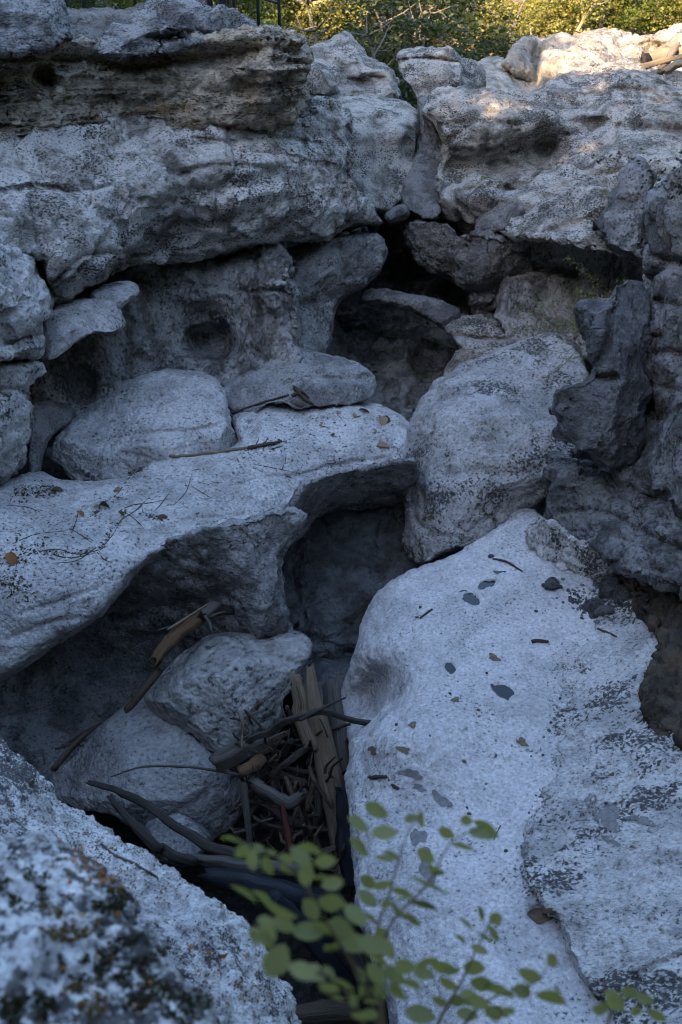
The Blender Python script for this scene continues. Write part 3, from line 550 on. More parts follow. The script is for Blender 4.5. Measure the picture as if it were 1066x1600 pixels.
rock('boulder', 'dark rounded rock deep in the hollow under the shelf', [(430, 830), (480, 790), (560, 770), (650, 760), (680, 830), (670, 900), (620, 960), (575, 1000), (556, 1030), (520, 1036), (480, 1026), (450, 1000), (430, 920)],
     y=[(470, 840, 9.7), (560, 810, 10.2), (630, 820, 9.9), (460, 930, 9.1), (540, 900, 9.5), (520, 970, 8.9), (520, 1020, 8.5), (600, 900, 9.5), (470, 1000, 8.6)], back=1, edge=14, R=.25, vox=.03, mat=WET, lump=(.12, .6), mid=(.07, .3), chis=4, seed=40, cracks=[([(480, 1000), (530, 995), (590, 940)], 10, .12)])
rock('boulder', 'dark wet stone at the bottom of the hollow', [(460, 1040), (490, 1028), (540, 1030), (580, 1020), (600, 1060), (580, 1110), (520, 1120), (470, 1100)],
     y=[(500, 1045, 8.1), (560, 1045, 8.1), (520, 1100, 7.5)], back=.8, edge=14, R=.2, vox=.03, mat=WET, lump=(.04, .4), mid=(.02, .2), seed=41)
rock('boulder', 'big mossy speckled boulder leaning against the right wall', [(618, 725), (623, 690), (632, 660), (648, 636), (672, 602), (700, 577), (742, 560), (780, 546), (820, 530), (860, 519), (888, 525), (906, 540), (920, 575), (930, 620), (920, 680), (895, 720), (868, 760), (846, 790), (815, 808), (780, 832), (740, 856), (700, 868), (660, 882), (636, 869), (622, 850), (631, 812), (626, 770)],
     y=[(632, 690, 10.4), (680, 615, 10.8), (760, 570, 11.1), (850, 535, 11.4), (890, 560, 11.1), (690, 660, 9.85), (725, 690, 9.45), (780, 640, 9.9), (850, 640, 10.1), (880, 700, 9.5), (630, 740, 10.0), (680, 735, 9.35), (720, 730, 9.05), (780, 715, 9.1), (840, 715, 9.2), (740, 775, 9.15), (700, 800, 9.12), (660, 800, 9.3), (648, 850, 9.0), (720, 845, 9.0), (800, 790, 9.3)],
     back=1.6, edge=14, R=.22, vox=.027, mat=BOULD, lump=(.07, .6), mid=(.028, .2), pit=(.025, .08), blk=(.02, .7), chis=2, cuts=((-.85, -.45, .15, .93), (.1, -.55, .8, .88)), seed=42, cracks=[([(640, 775), (652, 815), (690, 838), (730, 848)], 6, .06), ([(690, 745), (740, 738), (800, 742), (840, 735)], 10, .05)])
# --- right side, near
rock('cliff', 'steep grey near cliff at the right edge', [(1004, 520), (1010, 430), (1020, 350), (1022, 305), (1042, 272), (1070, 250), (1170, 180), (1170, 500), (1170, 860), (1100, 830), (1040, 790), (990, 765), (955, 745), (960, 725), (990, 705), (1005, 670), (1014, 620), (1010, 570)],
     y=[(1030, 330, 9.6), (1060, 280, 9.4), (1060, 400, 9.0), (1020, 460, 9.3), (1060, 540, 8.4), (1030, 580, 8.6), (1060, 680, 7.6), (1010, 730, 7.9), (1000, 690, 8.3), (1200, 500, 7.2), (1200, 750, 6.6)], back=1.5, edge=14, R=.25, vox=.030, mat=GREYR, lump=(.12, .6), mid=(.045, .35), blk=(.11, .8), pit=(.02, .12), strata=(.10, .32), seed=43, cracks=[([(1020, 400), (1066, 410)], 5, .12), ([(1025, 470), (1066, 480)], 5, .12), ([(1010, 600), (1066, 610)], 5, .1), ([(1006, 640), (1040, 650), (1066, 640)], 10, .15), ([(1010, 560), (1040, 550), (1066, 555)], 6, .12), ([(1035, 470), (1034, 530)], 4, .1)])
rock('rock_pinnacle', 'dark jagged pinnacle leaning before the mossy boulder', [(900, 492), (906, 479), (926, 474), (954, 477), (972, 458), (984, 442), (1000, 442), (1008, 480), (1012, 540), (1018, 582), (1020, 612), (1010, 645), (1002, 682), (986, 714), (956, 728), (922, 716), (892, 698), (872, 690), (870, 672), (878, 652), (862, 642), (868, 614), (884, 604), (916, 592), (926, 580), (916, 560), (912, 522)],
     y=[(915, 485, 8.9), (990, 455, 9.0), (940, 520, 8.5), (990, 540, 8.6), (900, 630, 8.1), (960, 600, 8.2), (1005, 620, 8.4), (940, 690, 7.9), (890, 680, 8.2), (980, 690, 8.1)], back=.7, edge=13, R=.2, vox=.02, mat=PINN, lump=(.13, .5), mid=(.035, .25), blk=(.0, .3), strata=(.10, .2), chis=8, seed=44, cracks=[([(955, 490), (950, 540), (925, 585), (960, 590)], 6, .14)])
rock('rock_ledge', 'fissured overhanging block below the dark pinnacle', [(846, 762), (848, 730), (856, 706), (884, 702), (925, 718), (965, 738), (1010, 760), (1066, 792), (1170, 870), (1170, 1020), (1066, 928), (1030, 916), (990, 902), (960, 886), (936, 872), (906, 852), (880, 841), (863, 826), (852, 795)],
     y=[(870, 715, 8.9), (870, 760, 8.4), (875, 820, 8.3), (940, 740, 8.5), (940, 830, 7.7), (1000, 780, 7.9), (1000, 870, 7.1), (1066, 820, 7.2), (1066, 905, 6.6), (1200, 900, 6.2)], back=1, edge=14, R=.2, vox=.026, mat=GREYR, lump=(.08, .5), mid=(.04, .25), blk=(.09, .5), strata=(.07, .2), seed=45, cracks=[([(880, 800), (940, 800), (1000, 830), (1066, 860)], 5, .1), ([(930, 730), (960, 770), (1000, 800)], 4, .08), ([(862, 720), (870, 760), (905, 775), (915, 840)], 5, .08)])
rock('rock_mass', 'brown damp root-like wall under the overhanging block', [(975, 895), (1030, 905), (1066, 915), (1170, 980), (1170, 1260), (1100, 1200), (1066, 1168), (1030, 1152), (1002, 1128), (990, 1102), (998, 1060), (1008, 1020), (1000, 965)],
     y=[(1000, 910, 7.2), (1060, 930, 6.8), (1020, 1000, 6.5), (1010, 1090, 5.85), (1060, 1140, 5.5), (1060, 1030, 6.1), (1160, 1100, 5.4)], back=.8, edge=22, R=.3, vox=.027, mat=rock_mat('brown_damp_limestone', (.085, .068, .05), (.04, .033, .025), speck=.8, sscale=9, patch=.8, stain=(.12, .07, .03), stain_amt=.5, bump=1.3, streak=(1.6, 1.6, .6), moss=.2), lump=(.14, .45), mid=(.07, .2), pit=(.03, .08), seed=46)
rock('rock_ledge', 'pale fissured low ledge at the top of the slab', [(816, 842), (826, 818), (842, 804), (862, 810), (900, 836), (932, 852), (962, 876), (990, 902), (1010, 930), (950, 925), (902, 917), (886, 902), (858, 893), (842, 876), (828, 864)],
     z=[(830, 825, .35), (880, 850, .42), (940, 880, .4), (860, 880, .12), (920, 910, .1), (980, 910, .2)], back=.4, edge=12, R=.12, vox=.018, mat=ROUGH, lump=(.04, .3), mid=(.03, .13), blk=(.03, .2), seed=47)
# --- the pale slab and its rough neighbour
rock('rock_slab', 'large smooth pale slab with small potholes and puddles', [(552, 1012), (562, 975), (580, 938), (606, 908), (640, 886), (700, 868), (750, 842), (790, 812), (808, 794), (840, 796), (870, 840), (940, 900), (990, 930), (1000, 1000), (980, 1100), (960, 1200), (930, 1350), (960, 1450), (1010, 1560), (1040, 1690), (640, 1690), (618, 1640), (600, 1560), (580, 1500), (560, 1430), (550, 1360), (546, 1290), (541, 1215), (545, 1180), (540, 1150), (531, 1110), (538, 1060)],
     z=[(820, 820, .12), (760, 860, .05), (700, 890, -.02), (620, 920, -.12), (585, 970, -.28), (620, 1010, -.12), (720, 960, 0), (850, 930, .06), (700, 1060, -.02), (800, 1060, .02), (565, 1035, -.5), (555, 1075, -.85), (595, 1035, -.32), (592, 1075, -.75), (572, 1112, -.95), (560, 1140, -.7), (642, 1045, -.08), (634, 1090, -.1), (612, 1118, -.16), (585, 1145, -.2), (540, 1120, -1.05), (580, 1180, -.2), (565, 1290, -.3), (650, 1250, -.12), (760, 1200, 0), (860, 1200, .02), (585, 1420, -.35), (650, 1420, -.15), (760, 1400, 0), (640, 1560, -.3), (720, 1560, -.05), (850, 1500, .03), (950, 1050, .08)],
     back=.8, edge=20, R=.16, bw=36, vox=.024, step=9, mat=PALE, lump=(.035, .5), mid=(.017, .12), pit=(.016, .09), seed=48,
     dents=[(738, 936, 17, 10, .05, 25), (764, 912, 18, 6, .05, -10), (786, 1081, 17, 10, .05, 15), (704, 1044, 10, 8, .04, 30), (845, 1430, 24, 17, .05, 10), (600, 960, 50, 40, .03), (583, 1085, 18, 62, .13, 10)], cracks=[([(693, 1130), (688, 1160), (672, 1185)], 2.5, .015), ([(700, 1290), (740, 1330), (760, 1380), (790, 1390), (815, 1395)], 2.5, .02), ([(742, 1300), (750, 1345)], 2, .015), ([(840, 1480), (790, 1490), (740, 1480)], 2.5, .012)])
rock('rock_slab', 'rough fissured raised layer right of the pale slab', [(905, 925), (880, 970), (868, 1010), (866, 1050), (870, 1090), (858, 1140), (864, 1195), (842, 1238), (822, 1286), (812, 1345), (818, 1382), (850, 1420), (874, 1440), (880, 1472), (900, 1512), (930, 1552), (962, 1600), (990, 1660), (1010, 1690), (1170, 1690), (1170, 1230), (1060, 1110), (1040, 1000), (1000, 930), (950, 915)],
     z=[(920, 950, .07), (900, 1010, .06), (890, 1100, .08), (960, 1000, .22), (990, 1100, .28), (890, 1200, .12), (860, 1300, .16), (850, 1370, .19), (920, 1300, .22), (900, 1450, .20), (950, 1550, .2), (1050, 1300, .34), (1050, 1500, .32), (1200, 1400, .5), (1060, 1590, .3)],
     back=.4, edge=11, R=.11, vox=.018, step=9, mat=ROUGH, lump=(.045, .5), mid=(.035, .14), pit=(.03, .055), blk=(.02, .22), seed=50, dents=[(945, 1275, 40, 22, .03), (985, 1290, 20, 10, .02)], cracks=[([(1066, 1490), (1020, 1510), (990, 1530)], 4, .05)])
# --- the pit
rock('boulder', 'tan-grey faceted boulder in the pit beneath the shelf pillar', [(226, 1094), (240, 1068), (265, 1042), (292, 1012), (322, 996), (362, 989), (420, 988), (468, 984), (486, 1002), (482, 1030), (470, 1052), (458, 1082), (442, 1102), (450, 1130), (430, 1160), (390, 1175), (352, 1185), (318, 1160), (288, 1136), (250, 1117)],
     y=[(250, 1080, 7.35), (310, 1010, 7.7), (400, 992, 7.8), (470, 1000, 7.75), (300, 1080, 7.0), (380, 1040, 7.2), (430, 1060, 7.2), (340, 1150, 6.75), (400, 1130, 6.9), (460, 1050, 7.4)], back=.8, edge=10, R=.2, vox=.02, mat=rock_mat('tan_grey_limestone', (.37, .355, .34), (.24, .228, .215), speck=.45, sscale=14, patch=.6, bump=.9, grit=.4), lump=(.07, .5), mid=(.012, .16), pit=(.012, .06), blk=(.02, .6), chis=6, seed=51, cracks=[([(385, 1000), (405, 1020), (430, 1018)], 3, .03)])
rock('boulder', 'smooth lower pit boulder crossed by thin branches', [(70, 1235), (92, 1205), (122, 1176), (152, 1138), (200, 1095), (234, 1076), (262, 1108), (300, 1138), (350, 1180), (400, 1195), (410, 1230), (370, 1280), (335, 1310), (290, 1345), (240, 1320), (180, 1280), (110, 1260)],
     y=[(110, 1210, 6.9), (200, 1110, 7.45), (150, 1200, 6.75), (250, 1150, 7.05), (250, 1210, 6.65), (330, 1200, 6.7), (380, 1210, 6.9), (300, 1270, 6.45), (240, 1290, 6.3), (285, 1325, 6.25)], back=.8, edge=10, R=.2, vox=.024, mat=rock_mat('smooth_tan_grey_limestone', (.36, .345, .335), (.26, .248, .24), speck=.2, sscale=26, patch=.6, bump=.6, grit=.3), lump=(.04, .45), mid=(.012, .14), chis=4, seed=52, cracks=[([(330, 1235), (290, 1260), (250, 1300)], 8, .04)])
rock('stone', 'small dark stones under the crossed branches', [(225, 1300), (245, 1278), (285, 1272), (320, 1290), (330, 1320), (300, 1350), (250, 1345)], y=[(250, 1290, 6.1), (300, 1300, 6.1), (280, 1335, 5.9)], back=.4, edge=11, R=.12, vox=.02, mat=SMOOTH, lump=(.03, .25), mid=(.012, .1), seed=53)
# --- foreground
rock('boulder', 'coarse pale foreground boulder sloping into the pit', [(-90, 1080), (-60, 1125), (0, 1157), (58, 1200), (108, 1252), (168, 1290), (214, 1330), (268, 1360), (330, 1402), (376, 1430), (402, 1470), (432, 1520), (456, 1546), (463, 1585), (462, 1690), (-90, 1690)],
     d=[(-100, 1160, 5.3), (0, 1185, 5.3), (100, 1290, 5.0), (250, 1380, 4.75), (370, 1450, 4.6), (440, 1560, 4.5), (330, 1470, 4.35), (200, 1430, 4.35), (380, 1560, 4.15), (280, 1560, 3.9), (100, 1400, 4.3), (0, 1330, 4.4), (0, 1500, 3.8), (150, 1560, 3.7), (300, 1700, 3.4)], back=.9, edge=16, R=.14, vox=.0145, step=9, mat=NEAR, lump=(.05, .4), mid=(.03, .12), pit=(.016, .04), seed=54, dents=[(330, 1500, 14, 50, .05, -20)])
rock('boulder', 'blurred mossy boulder in the nearest left corner', [(-90, 1330), (-60, 1322), (0, 1318), (58, 1312), (126, 1334), (166, 1372), (194, 1402), (204, 1436), (240, 1470), (272, 1512), (306, 1556), (326, 1620), (340, 1690), (-90, 1690)],
     d=[(-80, 1400, 2.3), (0, 1350, 2.5), (120, 1370, 2.45), (190, 1440, 2.35), (100, 1450, 2.15), (0, 1480, 2.05), (250, 1520, 2.25), (200, 1560, 2.05), (80, 1570, 1.95), (290, 1590, 2.15), (100, 1680, 1.75)], back=.7, edge=16, R=.1, vox=.0125, step=9, mat=NEAR2, lump=(.07, .25), mid=(.035, .12), pit=(.010, .03), blk=(.015, .12), seed=55)
# ------------------------------------------------------------------ trees
def leaf_quads(C, size, rng, flat=.4):
    """one small bent leaf face (two triangles) at every point of C"""
    n = len(C)
    a = rng.normal(size=(n, 3)); a[:, 2] *= flat; a /= np.linalg.norm(a, axis=1)[:, None]
    b = rng.normal(size=(n, 3)); b -= a * np.sum(a * b, 1)[:, None]; b /= np.linalg.norm(b, axis=1)[:, None]
    L = size * rng.uniform(.6, 1.3, n)[:, None]; W = L * .55
    V = np.stack([C - a * L * .5, C + b * W * .5, C + a * L * .5, C - b * W * .5], 1).reshape(-1, 3)
    Fq = np.arange(n * 4).reshape(-1, 4)
    return V, Fq
def tube(pts, rad, seg=7, wob=.0, seed=0, cap=True, uvs=True, jag=0.0, tex=0.0):
    """tapered tube through 3-D points; returns verts, faces"""
    pts = np.array([tuple(p) for p in pts], float); n = len(pts)
    rad = np.interp(np.linspace(0, 1, n), np.linspace(0, 1, len(rad)), rad) if len(rad) != n else np.array(rad, float)
    t = np.gradient(pts, axis=0); t /= np.linalg.norm(t, axis=1)[:, None] + 1e-9
    ref = np.array((0, 0, 1.0)) if abs(t[0, 2]) < .9 else np.array((1.0, 0, 0))
    V = []; rg = np.random.default_rng(seed)
    u = np.cross(t[0], ref); u /= np.linalg.norm(u)
    ang = np.linspace(0, 2 * math.pi, seg, endpoint=False)
    prof = 1 + tex * np.sin(ang * 3 + rg.uniform(0, 6)) + tex * .7 * np.sin(ang * 5 + rg.uniform(0, 6))
    for i in range(n):
        u = u - t[i] * (u @ t[i]); u /= np.linalg.norm(u); v = np.cross(t[i], u)
        rr = rad[i] * prof * (1 + wob * rg.normal(size=seg))
        ring = pts[i] + rr[:, None] * (np.cos(ang)[:, None] * u + np.sin(ang)[:, None] * v)
        if jag and i in (0, n - 1): ring += t[i] * (rg.uniform(-1, 1, seg)[:, None] * jag * rad[i])
        V.append(ring)
    V = np.concatenate(V)
    Fc = [[i * seg + j, i * seg + (j + 1) % seg, (i + 1) * seg + (j + 1) % seg, (i + 1) * seg + j] for i in range(n - 1) for j in range(seg)]
    if cap: Fc += [list(range(seg))[::-1], list(range((n - 1) * seg, n * seg))]
    return V, Fc
def tube_uv(me, npts, seg, length, rad):
    uv = me.uv_layers.new(name='UV')
    k = 0
    co = np.zeros((len(me.loops), 2))
    for p in me.polygons:
        for li in p.loop_indices:
            vi = me.loops[li].vertex_index; i, j = divmod(vi, seg)
            co[li] = (i / max(1, npts - 1) * length, j / seg * 2 * math.pi * rad * 4)
    uv.data.foreach_set('uv', co.ravel())
def join(parts):
    Vs, Fs, o = [], [], 0
    for V, Fc in parts:
        Vs.append(np.asarray(V)); Fs += [[int(a) + o for a in f] for f in Fc]; o += len(V)
    return np.concatenate(Vs), Fs
def make_tree(seed, h, rad, base, nclump, nleaf, lsize, lmat, tmat, name, low=.15, stems=1):
    """tapered trunk with limbs, crown of leaf faces gathered in clumps; returns empty with parts"""
    rng = np.random.default_rng(seed)
    root = empty(name)
    parts = []; tips = []
    for s in range(stems):
        ox, oy = (rng.normal(size=2) * .35 * (stems > 1)); tr = h * .035 / math.sqrt(stems)
        P = [(ox + rng.normal() * .03 * h * k / 6 + ox * k / 4, oy + rng.normal() * .03 * h * k / 6 + oy * k / 4, h * .85 * k / 6 - .3 * (k == 0)) for k in range(7)]
        parts.append(tube(P, [tr * 1.3, tr, tr * .8, tr * .65, tr * .5, tr * .35, tr * .15], 7, .04, seed))
        for k in range(10 // stems + 3):
            i = rng.integers(1, 6); a = rng.uniform(0, 6.28); p = np.array(P[i]); L = rad * rng.uniform(.5, .9) * (.55 if h < 4 else 1)
            q = p + np.array((math.cos(a) * L, math.sin(a) * L, L * rng.uniform(.15, .6)))
            m = (p + q) / 2 + np.array((0, 0, -.06 * L))
            parts.append(tube([p, m, q], [tr * .45, tr * .3, tr * .08], 5, .03)); tips += [m, q]
    V, Fc = join(parts)
    t = link('trunk', mesh_np('trunk', V, Fc), tmat, root)
    th = rng.uniform(0, 6.28, nclump); ph = rng.uniform(-1, 1, nclump); rr = rng.uniform(.2, 1, nclump) ** .5
    cz = h * (low + (1 - low) * .5); hz = h * (1 - low) * .5
    cs = np.where(ph < 0, np.sqrt(1 - .45 * ph ** 2), np.sqrt(1 - ph ** 2))
    Cc = np.stack([np.cos(th) * cs * rr * rad, np.sin(th) * cs * rr * rad, cz + ph * rr * hz], 1)
    Cc[:, :2] *= (1 - .45 * sstep(.3, 1.0, (Cc[:, 2] - cz) / hz))[:, None]
    k = nleaf // nclump
    cr = rad * rng.uniform(.16, .34, nclump)
    g_ = rng.normal(size=(nclump, k, 3)); g_ *= (rng.uniform(.3, 1, (nclump, k, 1)) / (np.linalg.norm(g_, axis=2, keepdims=True) + 1e-6))
    g_[:, :, 2] *= .55
    C = (Cc[:, None] + g_ * cr[:, None, None]).reshape(-1, 3)
    V, Fq = leaf_quads(C, lsize, rng)
    cme = mesh_np('crown', V, Fq, False)
    link('crown', cme, lmat, root)
    return root
def copy_tree(root, loc, rz, sc):
    r = root.copy(); COL.objects.link(r); r.location = loc; r.rotation_euler = (0, 0, rz); r.scale = sc
    for ch in root.children:
        c = ch.copy(); COL.objects.link(c); c.parent = r
    return r
BARK = plain_mat('grey_bark', (.16, .13, .10), .9)
BARKP = plain_mat('pale_bark', (.34, .28, .20), .9)
LF_Y = leaf_mat('yellow_green_leaves', (.17, .165, .03), (.42, .37, .11), .4)
LF_G = leaf_mat('mid_green_leaves', (.06, .09, .016), (.15, .17, .03), .35)
LF_D = leaf_mat('shade_darkened_green_leaves', (.011, .020, .007), (.032, .045, .013), .15)  # dark green taken down further to put shade into the far foliage
def gh(x, y): return float(ground_h(np.array([x], float), np.array([y], float))[0])
protos = {
    'y': make_tree(11, 8.0, 3.0, 0, 150, 15000, .17, LF_Y, BARKP, 'broadleaf_tree', .05),
    'g': make_tree(12, 9.0, 3.2, 0, 150, 15000, .18, LF_G, BARK, 'broadleaf_tree', .06),
    'd': make_tree(13, 9.0, 2.9, 0, 150, 15000, .17, LF_D, BARK, 'evergreen_tree', .02),
    'b': make_tree(14, 2.8, 1.9, 0, 70, 7000, .11, LF_Y, BARKP, 'bush', .0, 3),
    'c': make_tree(15, 2.6, 1.8, 0, 70, 7000, .11, LF_G, BARK, 'bush', .0, 3),
    'e': make_tree(16, 2.4, 1.7, 0, 60, 6000, .10, LF_D, BARK, 'bush', .0, 3),
}
protos['s'] = make_tree(17, 10.0, 3.3, 0, 120, 7800, .36, LF_G, BARK, 'broadleaf_tree', .08)
used = set()
def plant_tree(kind, px, y, label, sc=1.0, rz=0.0, group='trees on the far bank', cat='tree', x=None, dz=0, sz=1.0):
    X = (px - CX) / F * y * 1.16 if x is None else x
    root = protos[kind]
    loc = (X, y, gh(X, y) + dz)
    if kind not in used:
        used.add(kind); o = root; o.location = loc; o.rotation_euler = (0, 0, rz); o.scale = (sc, sc, sc * sz)
    else: o = copy_tree(root, loc, rz, (sc, sc, sc * sz))
    tag(o, label, cat, group); return o
for a in [
    ('y', 760, 44, 'yellow-green tree behind the scooped channel of the outcrop', 1.0, .3), ('g', 880, 46, 'tall mid green tree behind the long sunlit outcrop', 1.1, 1.9),
    ('y', 1010, 43, 'slender-stemmed yellow-green tree at the right end of the far bank', 1.05, 3.7), ('g', 1090, 48, 'mid green tree half cut by the right edge', 1.1, 2.2),
    ('g', 940, 52, 'mid green tree between the two yellow-green ones on the right', 1.15, 4.1), ('g', 690, 47, 'mid green tree above the orange bank', 1.0, 5.0),
    ('d', 600, 40, 'dark evergreen tree above the head of the gorge', .95, .8), ('d', 655, 43, 'dark evergreen tree left of the orange bank', 1.0, 2.6),
    ('d', 560, 38, 'dark evergreen tree beside the yellow bush', .9, 4.4), ('g', 480, 34, 'mid green tree behind the right end of the railing', .8, 1.1),
    ('y', 500, 30, 'bright yellow-green tree above the humped boulder', .55, 2.9), ('g', 400, 32, 'green tree behind the railing posts', .8, .2), ('g', 330, 30, 'shaded green tree behind the standing person', .8, 3.3),
    ('d', 200, 28, 'dark tree behind the gap in the cap rocks', .8, 5.2), ('d', 90, 27, 'dark tree behind the corner cap rock', .8, 1.5), ('g', 820, 58, 'distant mid green tree behind the yellow-green ones', 1.3, 2.0), ('g', 560, 55, 'distant mid green tree seen between the evergreens', 1.3, 3.0)]:
    plant_tree(a[0], a[1], a[2], a[3], a[4], a[5])
for a in [
    ('b', 790, 34, 'pale bush above the left end of the sunlit outcrop', .95, .5), ('b', 745, 36, 'pale twiggy bush beyond the rounded far boulder', .9, 2.5), ('c', 850, 36, 'mid green bush above the bright scooped channel', 1.0, 4.0), ('b', 920, 37, 'yellow-green bush above the middle of the sunlit outcrop', 1.0, 1.2), ('c', 985, 36, 'green bush above the dip in the sunlit outcrop', 1.0, 3.1),
    ('b', 1050, 35, 'yellow bush at the right end above the sandy bank', 1.0, 5.5), ('e', 620, 30, 'dark bush in the notch above the flat-topped block', 1.5, .9), ('e', 585, 26, 'dark bush behind the humped boulder', 1.3, 2.0), ('e', 650, 30.5, 'dark bush just left of the orange bank', 1.4, 3.4),
    ('b', 450, 22, 'yellow-green bush at the end of the railing', .75, 1.7), ('b', 510, 24, 'yellow-green bush touching the humped boulder top', .8, 4.6), ('c', 395, 19, 'green bush behind the railing', .6, .4), ('c', 350, 19.5, 'green bush behind the person', .6, 2.4), ('e', 470, 17.5, 'small dark shrub at the bedded overhang end', .28, 1.0), ('e', 160, 19, 'dark bush in the gap between cap rocks', .7, 5.0), ('e', 60, 18.5, 'dark bush above the corner cap rock', .6, 3.9),
    ('c', 700, 38, 'green bush rising behind the orange mound', 1.1, .1), ('e', 815, 40, 'tall dark bush behind the left end of the sunlit outcrop', 1.2, 1.4), ('e', 880, 41, 'dark bush behind the two yellow-green ones', 1.2, 2.8), ('e', 950, 40, 'tall dark bush above the sunlit outcrop crest', 1.2, 5.1), ('c', 1020, 41, 'green bush behind the yellow one at the right end', 1.2, .6), ('b', 1085, 38, 'pale bush cut by the right edge of the view', 1.2, 1.0),
    ('e', 560, 30, 'dark bush above the middle of the humped boulder', 1.2, 4.9), ('e', 540, 27, 'dark bush right of the bright yellow-green tree', 1.0, 3.6), ('e', 690, 36, 'dark bush on the left flank of the orange mound', 1.1, 1.8), ('c', 430, 26, 'green bush above the end post of the railing', 1.0, 2.2), ('c', 290, 20, 'green bush behind the broad cap rock', .8, 5.6), ('c', 740, 42, 'green bush behind the pale twiggy one', 1.2, .7)]:
    plant_tree(a[0], a[1], a[2], a[3], a[4], a[5], 'bushes on the far bank', 'bush')
# the wood behind and left of the viewpoint: it shades the gorge
k = 0
rg = random.Random(5)
for (x, y, s) in [(-9, -6, 1.15), (-12, -2, .95), (-8.5, -11, 1.3), (-13, -8, 1.3), (-16, -4, 1.2), (-11, 2.5, .92), (-15, 2, 1.25), (-5.5, -9, 1.2), (-4, -13, 1.4), (-17, -11, 1.35), (-12, -15, 1.5), (-7, -2.5, 1.0), (-19, 1, 1.4), (-20, -7, 1.5), (-8, -16, 1.5), (-6.5, -5.5, 1.0), (-10, -4, 1.42), (-14, -5, 1.14), (-10.5, -8.5, 1.3),
    (0, -9, 1.2), (5, -8, 1.25), (10, -7, 1.3), (2, -14, 1.5), (8, -13, 1.5), (14, -10, 1.5), (13, -2, 1.3), (12, 4, 1.25), (13, 10, 1.25), (14, 16, 1.3), (18, 1, 1.5), (18, 8, 1.5), (19, 14, 1.5), (17, 22, 1.3), (22, 19, 1.4), (-12, 9, 1.12), (-15, 13, .9), (-13, 18, .8), (-19, 8, 1.1), (-18, 18, 1.0)]:
    plant_tree('s', 0, y, 'tall tree of the wood around the gorge, outside the view', s, rg.uniform(0, 6), 'wood around the gorge', 'tree', x=x); k += 1

# ------------------------------------------------------------------ orange-lit grass bank, the warm light put into its colour
def ORG():
    m, nt, b = new_mat('orange_lit_grass'); g = G(nt)
    tc = g.n('ShaderNodeTexCoord').outputs['Object']
    n1 = g.noise(tc, 1.2, 4, .6); n2 = g.noise(tc, 6, 4, .7)
    col = g.mix(g.mr(n1, .4, .6), (.30, .17, .05), (.22, .20, .05)); col = g.mix(g.mr(n2, .5, .65), col, (.12, .09, .04))
    g.l(col, b.inputs['Base Color']); b.inputs['Roughness'].default_value = .95
    bp = g.n('ShaderNodeBump'); bp.inputs['Distance'].default_value = .2; g.l(n2, bp.inputs['Height']); g.l(bp.outputs[0], b.inputs['Normal'])
    return m
rock('grassy_bank', 'orange-lit grass mound beyond the flat-topped block', [(640, 90), (660, 66), (690, 50), (712, 46), (735, 62), (750, 85), (760, 110), (640, 110)], y=[(660, 80, 31), (710, 60, 32), (740, 90, 30), (690, 100, 29)], back=3, edge=20, R=.8, vox=.1, mat=ORG(), lump=(.3, 1.2), mid=(.15, .4), seed=60, cat='bank')

# ------------------------------------------------------------------ surface lookup
bpy.context.view_layer.update()
def bvh_of(objs):
    VV, FF, o = [], [], 0
    for ob in objs:
        me = ob.data; n = len(me.vertices); V = np.empty(n * 3, np.float32); me.vertices.foreach_get('co', V)
        VV.append(V.reshape(-1, 3) + np.array(ob.location)); me.calc_loop_triangles()
        t = np.empty(len(me.loop_triangles) * 3, np.int32); me.loop_triangles.foreach_get('vertices', t); FF.append(t.reshape(-1, 3) + o); o += n
    return BVHTree.FromPolygons(np.concatenate(VV).tolist(), np.concatenate(FF).tolist())
BY = {o['label']: o for o in ROCKS}
def find(s): return next(o for l, o in BY.items() if s in l)
NEARSURF = bvh_of([find(s) for s in ('wide pale rock shelf', 'large smooth pale slab', 'rough fissured raised', 'pale fissured low ledge', 'coarse pale foreground', 'blurred mossy', 'smooth pale foot', 'tan-grey faceted', 'smooth lower pit', 'big mossy speckled', 'brown damp', 'large leaning boulder')])
def hit(px, py, bvh=None):
    r = Vector(rays(px, py)).normalized()
    loc, nrm, i, dist = (bvh or NEARSURF).ray_cast(Vector(CAM), r)
    return (loc, nrm, dist) if loc is not None else (at(px, py, 'z', 0), Vector((0, 0, 1)), 9.0)

